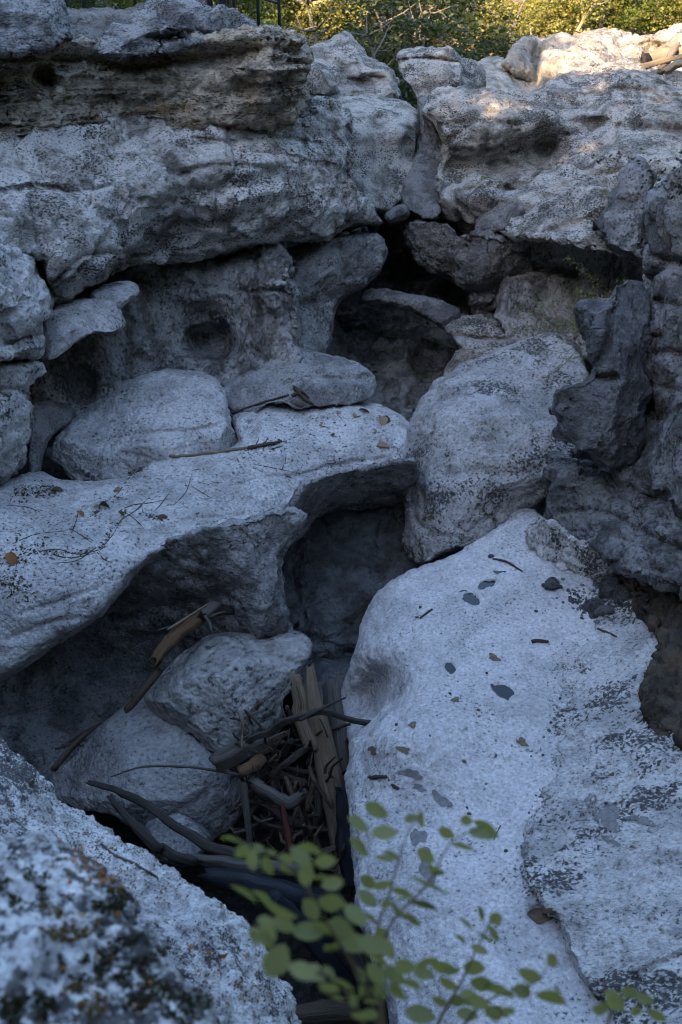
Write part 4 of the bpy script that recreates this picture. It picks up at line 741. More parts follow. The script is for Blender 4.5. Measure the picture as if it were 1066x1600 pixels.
# ------------------------------------------------------------------ driftwood
W_PALE = wood_mat('weathered_pale_wood', (.09, .067, .048), (.27, .20, .14))
W_GREY = wood_mat('grey_driftwood', (.06, .052, .045), (.16, .14, .118))
W_DARK = wood_mat('wet_dark_wood', (.018, .016, .014), (.085, .072, .06), .7)
W_BLUE = wood_mat('blue_black_wet_wood', (.010, .011, .014), (.03, .034, .045), .45)
W_ORNG = wood_mat('orange_rotten_wood', (.075, .042, .022), (.20, .115, .06), dark=.6)
W_RED = wood_mat('reddish_bark_stick', (.035, .010, .008), (.11, .03, .022))
W_TAN = wood_mat('tan_stick', (.16, .115, .075), (.33, .26, .18))
W_BRN = wood_mat('brown_twig', (.04, .028, .019), (.11, .08, .055))
def wood(name, label, pts, rad, mat, cat='driftwood', group=None, seg=14, n=22, wob=.03, jag=1.2, seed=0, bend=.25, parent=None, tex=.13):
    P = [at(*p) if not isinstance(p, Vector) else p for p in pts]
    A = smooth_poly_open(np.array([tuple(p) for p in P]), 1e9)
    A = np.array([tuple(p) for p in P]); L = np.linalg.norm(np.diff(A, axis=0), axis=1).sum()
    B = smooth_poly_open(A, max(.01, L / n)); m = len(B)
    rg = np.random.default_rng(seed + 1)
    rm = max(rad)
    B[1:-1] += fbm(B[1:-1] * 6 + seed, 2, seed)[:, None] * rg.normal(size=3) * bend * rm
    V, Fc = tube(B, rad, seg, wob, seed, True, jag=jag, tex=tex)
    ii_ = np.arange(len(V)) // seg; jj = np.arange(len(V)) % seg; an = jj / seg * 2 * math.pi
    ctr = B[ii_]; nz = fbm(np.stack([np.cos(an) * 1.6, np.sin(an) * 1.6, ii_ / max(1, m) * L * 1.2 / max(rm, .01) * .25 + seed * 3.1], 1), 3, seed) * tex * 2.6
    V = V + (V - ctr) * nz[:, None]
    c = V.mean(0); c[2] = V[:, 2].min()
    me = mesh_np(name, V - c, Fc); tube_uv(me, m, seg, L, rm)
    o = link(name, me, mat, parent); o.location = c
    if parent is None: tag(o, label, cat, group)
    return o
W_MAIN = wood_mat('bleached_log_wood', (.10, .073, .05), (.26, .19, .128))
wood('driftwood_log', 'thick pale split log standing upright in the driftwood jam', [(484, 1040, 'y', 7.10), (492, 1100, 'y', 6.85), (508, 1180, 'y', 6.6), (528, 1270, 'y', 6.25), (543, 1375, 'y', 5.9)], [.03, .085, .11, .125, .12, .11], W_MAIN, n=26, seg=12, seed=1, tex=.12)
wood('driftwood_log', 'short pale slab of wood leaning on the left of the upright log', [(462, 1062, 'y', 7.02), (472, 1110, 'y', 6.85), (488, 1165, 'y', 6.62)], [.06, .085, .07], W_MAIN, seed=2, tex=.14)
wood('driftwood_log', 'grey-brown log standing right of the upright pale log', [(517, 1066, 'y', 7.15), (528, 1140, 'y', 6.85), (541, 1240, 'y', 6.45), (549, 1340, 'y', 6.05)], [.075, .085, .09, .085], W_GREY, n=20, seg=11, seed=3)
wood('driftwood_log', 'dark peeling log below the upright logs, blue sheen', [(536, 1230, 'y', 6.2), (545, 1300, 'y', 5.95), (556, 1390, 'y', 5.6)], [.06, .085, .07], W_BLUE, seed=4)
wood('branch', 'long dark branch lying across the upright logs', [(345, 1185, 'y', 6.55), (405, 1150, 'y', 6.5), (460, 1122, 'y', 6.45), (505, 1112, 'y', 6.5), (550, 1125, 'y', 6.6), (600, 1130, 'y', 6.75)], [.016, .026, .032, .03, .026, .02], W_DARK, n=30, seed=5, bend=.8)
wood('branch', 'thin branch rising over the crossing branch', [(470, 1125, 'y', 6.42), (505, 1106, 'y', 6.45), (540, 1090, 'y', 6.5)], [.014, .012, .007], W_DARK, seed=6)
wood('driftwood_log', 'short blunt grey log at the left of the jam', [(340, 1190, 'y', 6.5), (378, 1174, 'y', 6.52), (418, 1158, 'y', 6.6)], [.085, .092, .085], W_GREY, seg=12, seed=7, jag=.5)
wood('driftwood_log', 'broken orange stub beneath the blunt grey log', [(378, 1206, 'y', 6.3), (394, 1198, 'y', 6.35), (408, 1186, 'y', 6.45)], [.05, .058, .05], W_ORNG, seed=8)
wood('branch', 'crooked elbow branch in the middle of the jam', [(392, 1222, 'y', 6.25), (425, 1240, 'y', 6.15), (452, 1254, 'y', 6.1), (476, 1238, 'y', 6.15)], [.05, .05, .055, .035], W_GREY, seed=9)
wood('branch', 'straight grey pole slanting behind the crooked branch', [(426, 1208, 'y', 6.55), (455, 1186, 'y', 6.6), (486, 1164, 'y', 6.65)], [.034, .036, .034], W_GREY, seed=10, bend=0)
wood('branch', 'long dark forked branch lying on the lower pit boulder', [(138, 1222, 'y', 6.45), (170, 1228, 'y', 6.35), (215, 1250, 'y', 6.2), (265, 1283, 'y', 6.0), (320, 1315, 'y', 5.85), (368, 1336, 'y', 5.75)], [.02, .03, .036, .04, .044, .045], W_DARK, n=30, seed=11, bend=.6)
wood('branch', 'second dark branch with pale broken tip below the forked branch', [(172, 1244, 'y', 6.2), (195, 1272, 'y', 6.05), (228, 1305, 'y', 5.85), (262, 1335, 'y', 5.7), (305, 1345, 'y', 5.65)], [.022, .036, .042, .045, .04], W_DARK, n=24, seed=12, bend=.6)
wood('driftwood_log', 'weathered grey log lying low under the dark branches', [(300, 1340, 'y', 5.7), (360, 1350, 'y', 5.6), (420, 1356, 'y', 5.55), (480, 1362, 'y', 5.5)], [.035, .055, .06, .05], W_GREY, n=20, seed=13)
wood('driftwood_log', 'thick blue-black wet log at the mouth of the pit', [(320, 1366, 'y', 5.4), (390, 1382, 'y', 5.35), (470, 1404, 'y', 5.3), (540, 1420, 'y', 5.3)], [.06, .10, .11, .09], W_BLUE, n=20, seg=12, seed=14)
wood('branch', 'thin arched pale branch over the lower pit boulder', [(172, 1214, 'y', 6.5), (225, 1198, 'y', 6.6), (300, 1199, 'y', 6.55), (375, 1211, 'y', 6.35)], [.007, .011, .012, .012], W_GREY, n=24, seed=15)
wood('branch', 'dark stick flecked with pale bark hanging into the pit', [(380, 1226, 'y', 6.2), (385, 1270, 'y', 6.0), (392, 1322, 'y', 5.8)], [.03, .03, .026], W_DARK, seed=16)
wood('branch', 'reddish stick standing in the dark of the pit', [(442, 1262, 'y', 6.05), (449, 1300, 'y', 5.9), (456, 1335, 'y', 5.75)], [.028, .03, .03], W_RED, seed=17)
wood('driftwood_log', 'orange rotten log lodged above the pit boulder', [(243, 1034, 'y', 7.35), (262, 1006, 'y', 7.5), (288, 982, 'y', 7.65), (318, 962, 'y', 7.8)], [.05, .072, .07, .06], W_ORNG, n=20, seg=11, seed=18, wob=.1)
wood('branch', 'dark stick sloping down from the orange rotten log', [(197, 1110, 'y', 7.15), (225, 1078, 'y', 7.25), (250, 1048, 'y', 7.4)], [.03, .035, .03], W_BRN, seed=19)
wood('branch', 'grey splintered piece on top of the orange log', [(318, 962, 'y', 7.7), (330, 950, 'y', 7.8), (342, 944, 'y', 7.9)], [.05, .05, .03], W_GREY, seed=20)
for q, (a, b_, y0, y1, r, mt) in enumerate([((262, 984), (326, 943), 7.55, 7.8, .010, W_TAN), ((325, 965), (352, 956), 7.7, 7.75, .012, W_GREY), ((319, 962), (331, 988), 7.6, 7.45, .014, W_GREY), ((205, 1015), (235, 1000), 7.9, 7.95, .008, W_GREY), ((190, 1010), (215, 1035), 7.9, 7.7, .010, W_BRN), ((330, 957), (366, 956), 7.9, 8.0, .04, W_DARK), ((245, 985), (290, 975), 7.7, 7.75, .006, W_GREY)]):
    wood('stick', ['long tan straw-thin stick above the orange rotten log', 'short grey stick right of the orange log top', 'grey stick leaning down from the orange log top', 'small pale stick in the dark left of the orange log', 'brown stick below the small pale one in the dark', 'thick dark stub behind the orange log top', 'hair-thin grey twig across the orange log'][q], [(*a, 'y', y0), ((a[0] + b_[0]) / 2 + 3, (a[1] + b_[1]) / 2 - 2, 'y', (y0 + y1) / 2), (*b_, 'y', y1)], [r, r * 1.1, r * .7], mt, 'stick', 'sticks around the orange log', seg=6, n=6, seed=30 + q)
for q, (a, b_, y0, y1, r) in enumerate([((84, 1202), (140, 1142), 6.75, 7.1, .03), ((95, 1190), (150, 1135), 6.85, 7.2, .02), ((88, 1170), (130, 1165), 7.0, 7.0, .012), ((70, 1195), (66, 1175), 6.7, 6.8, .008), ((110, 1160), (160, 1130), 7.2, 7.3, .014)]):
    wood('stick', ['thickest brown stick in the dark crack by the foreground boulder', 'slimmer brown stick beside the thickest one in the dark crack', 'level thin stick in the dark crack', 'tiny upright splinter at the foot of the dark crack', 'brown stick highest up in the dark crack'][q], [(*a, 'y', y0), ((a[0] + b_[0]) / 2, (a[1] + b_[1]) / 2 - 3, 'y', (y0 + y1) / 2), (*b_, 'y', y1)], [r, r, r * .7], W_BRN, 'stick', 'sticks in the dark crack', seg=6, n=6, seed=50 + q)
for q, (a, b_, y0, y1, r, mt, lb) in enumerate([((470, 1330), (480, 1460), 5.7, 5.0, .05, W_DARK, 'dark log hanging below the jam, left of the slab edge'), ((430, 1400), (560, 1560), 5.0, 4.7, .07, W_BLUE, 'dark wet log slanting behind the leafy shrub'), ((520, 1400), (600, 1610), 5.2, 4.4, .09, W_DARK, 'thick dark log along the slab edge behind the shrub'), ((455, 1590), (560, 1580), 4.2, 4.3, .08, W_BRN, 'brown log at the bottom beside the foreground boulder'), ((470, 1460), (490, 1500), 4.9, 4.8, .012, W_RED, 'small reddish twig below the jam')]):
    wood('driftwood_log', lb, [(*a, 'y', y0), ((a[0] + b_[0]) / 2 + 5, (a[1] + b_[1]) / 2, 'y', (y0 + y1) / 2), (*b_, 'y', y1)], [r * .8, r, r * .9], mt, seed=70 + q)
rg = random.Random(31)
for q in range(16):
    cx, cy = rg.uniform(390, 520), rg.uniform(1150, 1340); yy = 6.95 - (cy - 1125) / 205 * .85
    a = rg.choice([rg.gauss(1.2, .3), rg.gauss(-.5, .3), rg.gauss(2.0, .3), rg.gauss(.4, .3)]); L = rg.uniform(70, 130); dx, dy = math.cos(a) * L / 2, math.sin(a) * L / 2; r = rg.uniform(.022, .045)
    wood('branch', '%s branch wedged across the %s %s of the driftwood jam' % (['grey', 'dark', 'brown', 'pale'][q % 4], ['back', 'middle', 'bottom', 'side'][q // 4], 'left' if cx < 455 else 'right'), [(cx - dx, cy - dy, 'y', yy + .15), (cx + rg.uniform(-6, 6), cy + rg.uniform(-6, 6), 'y', yy), (cx + dx, cy + dy, 'y', yy - .15)], [r * .8, r, r * .7], [W_GREY, W_DARK, W_BRN, W_PALE][q % 4], 'branch', 'branches in the driftwood jam', seed=600 + q, bend=.8)
rg = random.Random(3)
for q in range(130):
    cx, cy = rg.uniform(375, 530), rg.uniform(1125, 1345); yy = 6.75 - (cy - 1125) / 205 * .85 + rg.uniform(-.12, .35)
    a = rg.choice([rg.gauss(1.3, .35), rg.gauss(1.75, .3), rg.gauss(-.6, .3), rg.gauss(.5, .4)]); L = rg.uniform(20, 85)
    dx, dy = math.cos(a) * L / 2, math.sin(a) * L / 2
    r = rg.choice([rg.uniform(.004, .010), rg.uniform(.008, .020)])
    mt = rg.choice([W_DARK, W_GREY, W_BRN, W_BRN, W_DARK, W_PALE if r > .012 else W_BRN])
    colr = {W_DARK: 'black', W_GREY: 'grey', W_BRN: 'brown', W_PALE: 'pale'}[mt]
    ori = 'upright' if abs(dy) > 2 * abs(dx) else 'level' if abs(dx) > 2 * abs(dy) else 'slanting'
    lab = '%s %s %s %s stick in the %s %s of the driftwood jam' % (ori, 'long' if L > 55 else 'short', 'thin' if r < .009 else 'stout', colr, 'upper' if cy < 1195 else 'middle' if cy < 1270 else 'lower', 'left' if cx < 425 else 'right' if cx > 480 else 'centre')
    wood('stick', lab, [(cx - dx, cy - dy, 'y', yy + rg.uniform(-.1, .2)), (cx - dx * .3 + rg.uniform(-7, 7), cy - dy * .3 + rg.uniform(-6, 6), 'y', yy), (cx + dx * .4 + rg.uniform(-7, 7), cy + dy * .4 + rg.uniform(-6, 6), 'y', yy), (cx + dx, cy + dy, 'y', yy - rg.uniform(0, .25))], [r, r, r * .6], mt, 'stick', 'sticks in the driftwood jam', seg=6, n=7, seed=100 + q)
# driftwood on top of the far right rocks
for q, (a, b_, y0, y1, r, lb) in enumerate([((1004, 104), (1075, 86), 18.6, 18.3, .045, 'long bleached pole lying across the far right driftwood'), ((1034, 109), (1060, 70), 18.4, 19.2, .07, 'pale split pole leaning up in the far right driftwood'), ((1010, 92), (1075, 80), 19.4, 19.0, .10, 'bleached trunk lying along the far right bank'), ((1040, 110), (1080, 92), 18.0, 17.8, .06, 'short bleached log in front of the leaning pole'), ((1008, 90), (1013, 104), 18.9, 18.8, .09, 'dark stump end beside the bleached poles')]):
    wood('driftwood_log', lb, [(*a, 'y', y0), ((a[0] + b_[0]) / 2, (a[1] + b_[1]) / 2 - 1, 'y', (y0 + y1) / 2), (*b_, 'y', y1)], [r, r, r * .8], W_TAN if q < 4 else W_BRN, seed=80 + q)
# sticks and twigs lying on rock: follow the surface
def lay(name, label, poly, r, mat, cat='stick', group=None, seed=0, lift=.8, n=10, seg=6):
    Q = smooth_poly_open(np.array(poly, float), 7.0)
    P = []
    for q in Q:
        l, nr, dd = hit(q[0], q[1])
        if nr.dot(Vector(CAM) - l) < 0: nr = -nr
        P.append(l + nr * (max(r) * lift))
    P = [p for i, p in enumerate(P) if i == 0 or abs((p - Vector(CAM)).length - (P[i - 1] - Vector(CAM)).length) < .5]
    if len(P) < 2: return None
    return wood(name, label, P, r, mat, cat, group, seg=seg, n=max(n, len(P)), wob=.06, jag=.6, seed=seed, bend=.4)
lay('stick', 'long pale peeled stick lying on the shelf before the leaning boulder', [(264, 714), (300, 713), (345, 707), (388, 701)], [.016, .02, .02, .014], W_TAN, seed=201)
lay('stick', 'knot of dark broken twigs right of the pale peeled stick', [(388, 702), (412, 697), (440, 690)], [.02, .022, .012], W_BRN, seed=202)
for q, pl in enumerate([[(398, 700), (404, 688)], [(405, 698), (420, 686)], [(412, 700), (418, 684)], [(420, 694), (445, 690)], [(425, 702), (440, 698)]]):
    lay('twig', 'short upright twig in the knot by the pale peeled stick', pl, [.008, .004], W_BRN, 'twig', 'twigs by the peeled stick', 210 + q)
lay('stick', 'slim dark stick leaning towards the left wall foot', [(361, 646), (400, 633), (452, 617)], [.008, .013, .012], W_BRN, seed=203)
lay('stick', 'dark debris stick at the back of the shelf', [(458, 606), (470, 620), (488, 632)], [.02, .026, .012], W_BRN, seed=204)
lay('stick', 'dark rotten stick at the base of the wall foot', [(455, 618), (472, 612), (482, 622)], [.016, .02, .01], W_BRN, seed=205)
lay('twig', 'bent pale twig lying on the foreground boulder', [(158, 1320), (180, 1338), (212, 1352), (246, 1373)], [.006, .007, .005], W_GREY, 'twig', seed=206)
lay('stick', 'curved dark stick at the top edge of the pale slab', [(770, 874), (790, 878), (806, 888), (816, 894)], [.010, .012, .008], W_BRN, seed=207)
for q, (pl, r) in enumerate([([(831, 1003), (858, 1004)], .016), ([(580, 1216), (606, 1214)], .015), ([(657, 967), (675, 953)], .010), ([(614, 1227), (624, 1232)], .014), ([(935, 982), (965, 996)], .010), ([(848, 916), (878, 918)], .02), ([(772, 1312), (783, 1290)], .004)]):
    lay('stick', ['dark stub of wood on the slab below the right ledge', 'dark stub of wood at the slab edge near the jam', 'small dark chip on the upper left of the slab', 'tiny dark chip near the mud patches', 'slim stick on the rough layer near the right wall', 'dark stub of wood beside the low ledge', 'hair-thin dark twig on the slab behind the leaves'][q], pl, [r, r * 1.1, r * .8], W_BRN, seed=220 + q)
# roots in the shelf's cracks
ROOTS = [[(232, 778), (210, 800), (190, 812), (180, 830), (165, 850), (155, 862)], [(60, 862), (90, 858), (120, 866), (155, 860)], [(20, 850), (55, 835), (100, 830), (108, 826)], [(108, 826), (130, 838), (148, 852)], [(155, 862), (160, 872), (175, 880)], [(110, 838), (120, 812), (122, 800)], [(185, 800), (205, 790), (240, 785), (262, 780)], [(195, 800), (215, 815), (226, 828)], [(150, 855), (120, 876), (80, 880)], [(80, 866), (110, 872), (150, 864)], [(205, 742), (180, 775), (160, 785)], [(62, 800), (40, 792), (10, 790)], [(270, 790), (290, 770), (300, 740)], [(300, 760), (330, 778), (345, 784)], [(395, 725), (430, 732), (470, 740)], [(440, 735), (446, 720), (447, 708)], [(265, 770), (250, 790), (240, 800)], [(370, 715), (378, 730), (384, 738)]]
for q, pl in enumerate(ROOTS):
    lay('root', 'thin dark root threading the cracks of the shelf', pl, [.003, .0055, .004, .002], W_BRN, 'root', 'roots on the shelf', 300 + q, .3)
rg = random.Random(9)
for q in range(60):
    cx, cy = rg.choice([(rg.uniform(20, 330), rg.uniform(755, 880)), (rg.uniform(280, 600), rg.uniform(650, 760)), (rg.uniform(200, 470), rg.uniform(720, 800))]); a = rg.uniform(0, 3.14); L = rg.uniform(6, 20)
    lay('twig', 'tiny fallen twig among the litter on the shelf', [(cx - math.cos(a) * L / 2, cy - math.sin(a) * L / 4), (cx + rg.uniform(-2, 2), cy + rg.uniform(-2, 2)), (cx + math.cos(a) * L / 2, cy + math.sin(a) * L / 4)], [.002, .0035, .002], W_BRN, 'twig', 'litter twigs on the shelf', 400 + q, .5, 4, 5)
# ------------------------------------------------------------------ leaflet mesh, shared
def leaflet_mesh(name, fold=.18, curl=.1):
    """oval leaflet 1 long, .6 wide, folded along its midrib, tip curling down"""
    n = 9; V = []; Fc = []
    for i in range(n):
        t = i / (n - 1); wd = .275 * math.sin(math.pi * min(1, max(0, t)) ** .9) ** .75 if 0 < t < 1 else .006
        zc = -curl * (t - .2) ** 2
        V += [(t, -wd, zc + fold * wd), (t, 0, zc), (t, wd, zc + fold * wd)]
    for i in range(n - 1):
        a = i * 3
        Fc += [[a, a + 3, a + 4, a + 1], [a + 1, a + 4, a + 5, a + 2]]
    return mesh_np(name, np.array(V), Fc)
SHRUB_L = leaf_mat('shrub_leaflet_green', (.14, .155, .055), (.29, .29, .11), .4, .5)
SHRUB_S = plain_mat('shrub_stem_brown', (.10, .075, .035), .7)
def z1(x, y): return (340 + x / 2.3174, 1240 + y / 2.3174)
def z2(x, y): return (700 + x / 2.9126, 1240 + y / 2.9126)
shrub = empty('shrub', at(590, 1690, 'd', 1.75)); tag(shrub, 'leafy shrub with oval leaflets blurred in the near foreground', 'shrub')
def rel(p): return Vector(p) - shrub.location
BR = {  # branch paths: pixel, pixel, distance
    'a': [(600, 1690, 1.78), (*z1(560, 760), 1.75), (*z1(490, 620), 1.72), (*z1(420, 510), 1.70), (*z1(350, 385), 1.68), (*z1(290, 300), 1.67), (*z1(190, 215), 1.66), (*z1(80, 172), 1.66)],
    'b': [(608, 1690, 1.95), (*z1(585, 640), 1.95), (*z1(575, 500), 1.95), (*z1(615, 390), 1.96), (*z1(645, 280), 1.97), (*z1(690, 140), 2.0), (*z1(735, 75), 2.02)],
    'c': [(640, 1700, 2.05), (*z1(820, 790), 2.05), (*z1(880, 690), 2.07), (*z1(930, 580), 2.1), (*z1(985, 470), 2.12), (*z1(1005, 445), 2.12)],
    'd': [(660, 1700, 1.85), (*z2(140, 970), 1.85), (*z2(300, 900), 1.86), (*z2(420, 850), 1.88), (*z2(480, 740), 1.9)],
    'e': [(590, 1690, 1.62), (*z1(500, 760), 1.6), (*z1(400, 660), 1.58), (*z1(270, 620), 1.56), (*z1(170, 500), 1.55)],
    'f': [(930, 1700, 1.95), (*z2(740, 1000), 1.95), (*z2(800, 940), 1.96), (*z2(850, 900), 1.97)],
    'g': [(600, 1690, 1.9), (*z1(600, 540), 1.92), (*z1(760, 330), 2.0), (*z1(850, 170), 2.06), (*z1(960, 125), 2.1)],
}
branches = {}
for k, pts in BR.items():
    P = smooth_poly_open(np.array([tuple(rel(at(a, b, 'd', dd))) for a, b, dd in pts]), .03)
    V, Fc = tube(P, [.006, .004, .0025, .0012], 6, .05, ord(k))
    branches[k] = link('branch', mesh_np('branch', V, Fc), SHRUB_S, shrub)
LM = [leaflet_mesh('leaflet', .18, .12), leaflet_mesh('leaflet', .35, .25), leaflet_mesh('leaflet', .08, .02)]
for m_ in LM: m_.materials.append(SHRUB_L)
LZ1 = [(52, 168, 78, 28, 5), (90, 207, 70, 48, -45), (127, 240, 75, 50, 85), (182, 262, 85, 48, 80), (150, 200, 50, 25, 30), (195, 213, 45, 28, 20), (250, 237, 60, 42, 10), (250, 275, 65, 32, 40), (305, 232, 100, 50, 40), (335, 200, 85, 42, 20), (320, 295, 85, 62, 95), (392, 245, 80, 55, 0), (418, 325, 85, 48, -5), (95, 360, 115, 40, 35), (165, 385, 110, 45, 40), (235, 425, 110, 50, 30), (340, 420, 100, 50, 55), (415, 395, 110, 70, 20), (240, 475, 90, 45, 20),
       (330, 500, 120, 50, 5), (390, 490, 100, 50, 30), (450, 485, 110, 50, 30), (480, 540, 110, 60, 25), (560, 545, 110, 60, 10), (580, 600, 110, 45, 25), (610, 560, 90, 50, 40), (575, 655, 90, 60, 50), (680, 625, 80, 60, 20), (655, 720, 110, 55, 70), (600, 720, 60, 25, 80), (545, 720, 50, 25, 70), (500, 440, 100, 50, 35), (640, 660, 100, 45, 35), (700, 690, 90, 45, 30)]
LE = [(180, 510, 100, 75, 80), (138, 520, 80, 35, 90), (215, 605, 118, 105, -60), (310, 645, 110, 45, 15), (405, 705, 80, 48, 10), (455, 690, 90, 35, 20), (490, 750, 60, 30, 75), (520, 805, 75, 40, 5), (550, 800, 70, 45, 15), (470, 720, 60, 22, 75), (520, 720, 60, 22, 80), (575, 715, 60, 22, 85)]
LB = [(575, 60, 90, 55, 25), (510, 110, 90, 35, 35), (605, 142, 95, 42, 0), (515, 195, 95, 32, 42), (605, 236, 75, 30, 5), (700, 90, 50, 28, -25), (738, 95, 55, 24, 90), (545, 320, 80, 45, 35), (600, 330, 85, 45, 0), (545, 380, 85, 40, 35), (670, 360, 80, 40, 20), (750, 405, 100, 42, 18), (690, 450, 90, 38, 28), (612, 400, 45, 50, 80), (670, 385, 50, 20, -20), (545, 450, 70, 30, 20), (600, 520, 90, 45, 60)]
LG = [(755, 225, 75, 50, 35), (795, 280, 75, 40, 40), (770, 335, 160, 40, 20), (830, 143, 70, 45, 35), (888, 193, 80, 32, 10), (902, 97, 45, 42, 20), (975, 128, 100, 45, 25), (955, 148, 90, 30, 5)]
LC = [(955, 437, 60, 22, 65), (902, 473, 65, 22, 30), (1008, 455, 55, 50, 60), (875, 525, 60, 22, 35), (970, 523, 60, 22, 35), (1000, 508, 65, 24, 55), (948, 565, 65, 22, 12), (760, 612, 90, 45, -5), (820, 630, 90, 55, 10), (745, 650, 80, 40, 10), (850, 640, 70, 40, 20), (930, 630, 85, 60, 15), (840, 690, 80, 45, 35), (960, 690, 90, 60, 15), (1020, 715, 110, 55, 10), (920, 745, 80, 55, 10), (870, 750, 70, 40, 0), (810, 755, 70, 40, 30), (1010, 790, 90, 45, 20), (735, 800, 110, 50, 5), (905, 800, 80, 40, 10)]
LD = [(475, 760, 80, 55, 70), (380, 830, 100, 70, 20), (340, 900, 110, 60, 20), (470, 930, 150, 80, 20), (230, 900, 150, 60, 15), (140, 950, 110, 70, 20), (215, 1000, 110, 60, 15)]
LF_ = [(760, 930, 100, 65, 30), (830, 905, 80, 60, 10), (895, 935, 85, 45, 5), (765, 960, 90, 60, 25), (855, 995, 60, 65, 80), (955, 1010, 90, 55, 35), (690, 985, 75, 55, 20), (720, 965, 50, 35, 30)]
rl = random.Random(21)
fwd = Vector((0, cp, -sp)); upv = Vector((0, sp, cp)); rgt = Vector((1, 0, 0))
def leaflet(br, cx, cy, L, W, ang, d):
    c = at(cx, cy, 'd', d); s_ = L / F * d
    a = math.radians(ang)
    ax = (rgt * math.cos(a) - upv * math.sin(a))
    # tilt away from the picture plane so that width/length comes from real leaf attitude
    side = (rgt * math.sin(a) + upv * math.cos(a))
    k = min(1.0, W / (L * .6)); tilt = math.acos(max(.15, k)) * rl.choice((-1, 1))
    side = side * math.cos(tilt) + (-fwd) * math.sin(tilt) * .9; side.normalize()
    pitch_ = rl.uniform(-.35, .35); ax = (ax * math.cos(pitch_) - fwd * math.sin(pitch_)).normalized()
    side = (side - ax * side.dot(ax)).normalized(); nr = ax.cross(side)
    if nr.z < 0: side, nr = -side, -nr
    M = Matrix((ax, side, nr)).transposed()
    wsc = min(1.6, max(.75, (W / (L * .6)) if W / (L * .6) > 1 else 1.0))
    o = bpy.data.objects.new('leaflet', rl.choice(LM)); COL.objects.link(o)
    o.parent = br
    o.matrix_local = Matrix.Translation(rel(c) - ax * s_ * .5) @ M.to_4x4() @ Matrix.Diagonal((s_, s_ * wsc, s_, 1))
    return o
for lst, zf, sc_, bk in ((LZ1, z1, 2.3174, 'a'), (LE, z1, 2.3174, 'e'), (LB, z1, 2.3174, 'b'), (LG, z1, 2.3174, 'g'), (LC, z1, 2.3174, 'c'), (LD, z2, 2.9126, 'd'), (LF_, z2, 2.9126, 'f')):
    path = np.array([(a, b) for a, b, _ in BR[bk]]); dp = np.array([c for _, _, c in BR[bk]])
    for (x, y, L, W, ang) in lst:
        cx, cy = zf(x, y); i = int(np.argmin(np.hypot(path[:, 0] - cx, path[:, 1] - cy)))
        leaflet(branches[bk], cx, cy, L / sc_ * 1.08, W / sc_ * 1.02, ang, dp[i] + rl.uniform(-.05, .05))

for k in range(22):
    bk = rl.choice('aaeebd'); path = BR[bk]; i = rl.randrange(0, min(4, len(path) - 1)); t_ = rl.random()
    cx = path[i][0] + (path[i + 1][0] - path[i][0]) * t_ + rl.gauss(0, 22); cy = path[i][1] + (path[i + 1][1] - path[i][1]) * t_ + rl.gauss(0, 20)
    L = rl.uniform(18, 34); leaflet(branches[bk], cx, cy, L, L * rl.uniform(.3, .6), rl.uniform(-20, 80), path[i][2] + rl.uniform(-.08, .08))
# ------------------------------------------------------------------ small plants on the rock
def sprig(name, label, cat, paths, lmat, smat, lsize, nl, spread, rad=.004, seed=0, group=None):
    """stems with small leaves set along them: one thing, stems and foliage its parts"""
    rng = np.random.default_rng(seed)
    base = at(*paths[0][0]); root = empty(name, base); tag(root, label, cat, group)
    parts = []; Cs = []
    for pts in paths:
        A = np.array([tuple(at(*p) - base) for p in pts]); P = smooth_poly_open(A, .03)
        P = P + .02 * np.stack([fbm(P * 5 + q * 7, 2, seed) for q in range(3)], 1)
        parts.append(tube(P, [rad, rad * .8, rad * .3], 5, .05, seed))
        t = rng.uniform(0, 1, nl) ** .8; q = P[(t * (len(P) - 1)).astype(int)]
        Cs.append(q + rng.normal(size=(nl, 3)) * spread)
    V, Fc = join(parts); link('stem', mesh_np('stem', V, Fc), smat, root)
    V, Fq = leaf_quads(np.concatenate(Cs), lsize, rng, .8); link('foliage', mesh_np('foliage', V, Fq, False), lmat, root)
    return root
CREEP = leaf_mat('pale_sage_leaves', (.13, .15, .075), (.27, .29, .15), .3)
DKLF = leaf_mat('withered_dark_leaves', (.012, .010, .012), (.03, .025, .025), .1)
sprig('creeping_plant', 'pale sage creeping plant hanging in the dark recess', 'plant', [[(955, 478, 'y', 11.6), (935, 445, 'y', 11.7), (910, 420, 'y', 11.8), (885, 402, 'y', 11.9)], [(950, 475, 'y', 11.5), (930, 465, 'y', 11.5), (900, 455, 'y', 11.5)], [(955, 470, 'y', 11.4), (965, 450, 'y', 11.5), (975, 440, 'y', 11.6)]], CREEP, SHRUB_S, .04, 170, .035, seed=1)
sprig('creeping_plant', 'low leafy plant rooted behind the top of the mossy boulder', 'plant', [[(870, 515, 'y', 11.6), (840, 490, 'y', 11.8), (810, 485, 'y', 11.9)], [(880, 512, 'y', 11.5), (860, 480, 'y', 11.7), (835, 475, 'y', 11.8)], [(860, 520, 'y', 11.6), (830, 515, 'y', 11.7), (800, 512, 'y', 11.8)], [(885, 515, 'y', 11.4), (900, 500, 'y', 11.4), (885, 470, 'y', 11.5)], [(880, 520, 'y', 11.4), (905, 515, 'y', 11.3), (890, 490, 'y', 11.4)]], CREEP, SHRUB_S, .04, 130, .05, seed=2)
sprig('creeping_plant', 'thin trailing stems over the mossy boulder top', 'plant', [[(905, 535, 'y', 10.85), (880, 550, 'y', 10.8), (850, 545, 'y', 10.95), (835, 555, 'y', 10.75)], [(905, 540, 'y', 10.8), (880, 570, 'y', 10.6), (850, 590, 'y', 10.4)], [(912, 560, 'y', 10.4), (890, 560, 'y', 10.6), (868, 556, 'y', 10.75)]], CREEP, SHRUB_S, .03, 60, .03, seed=3)
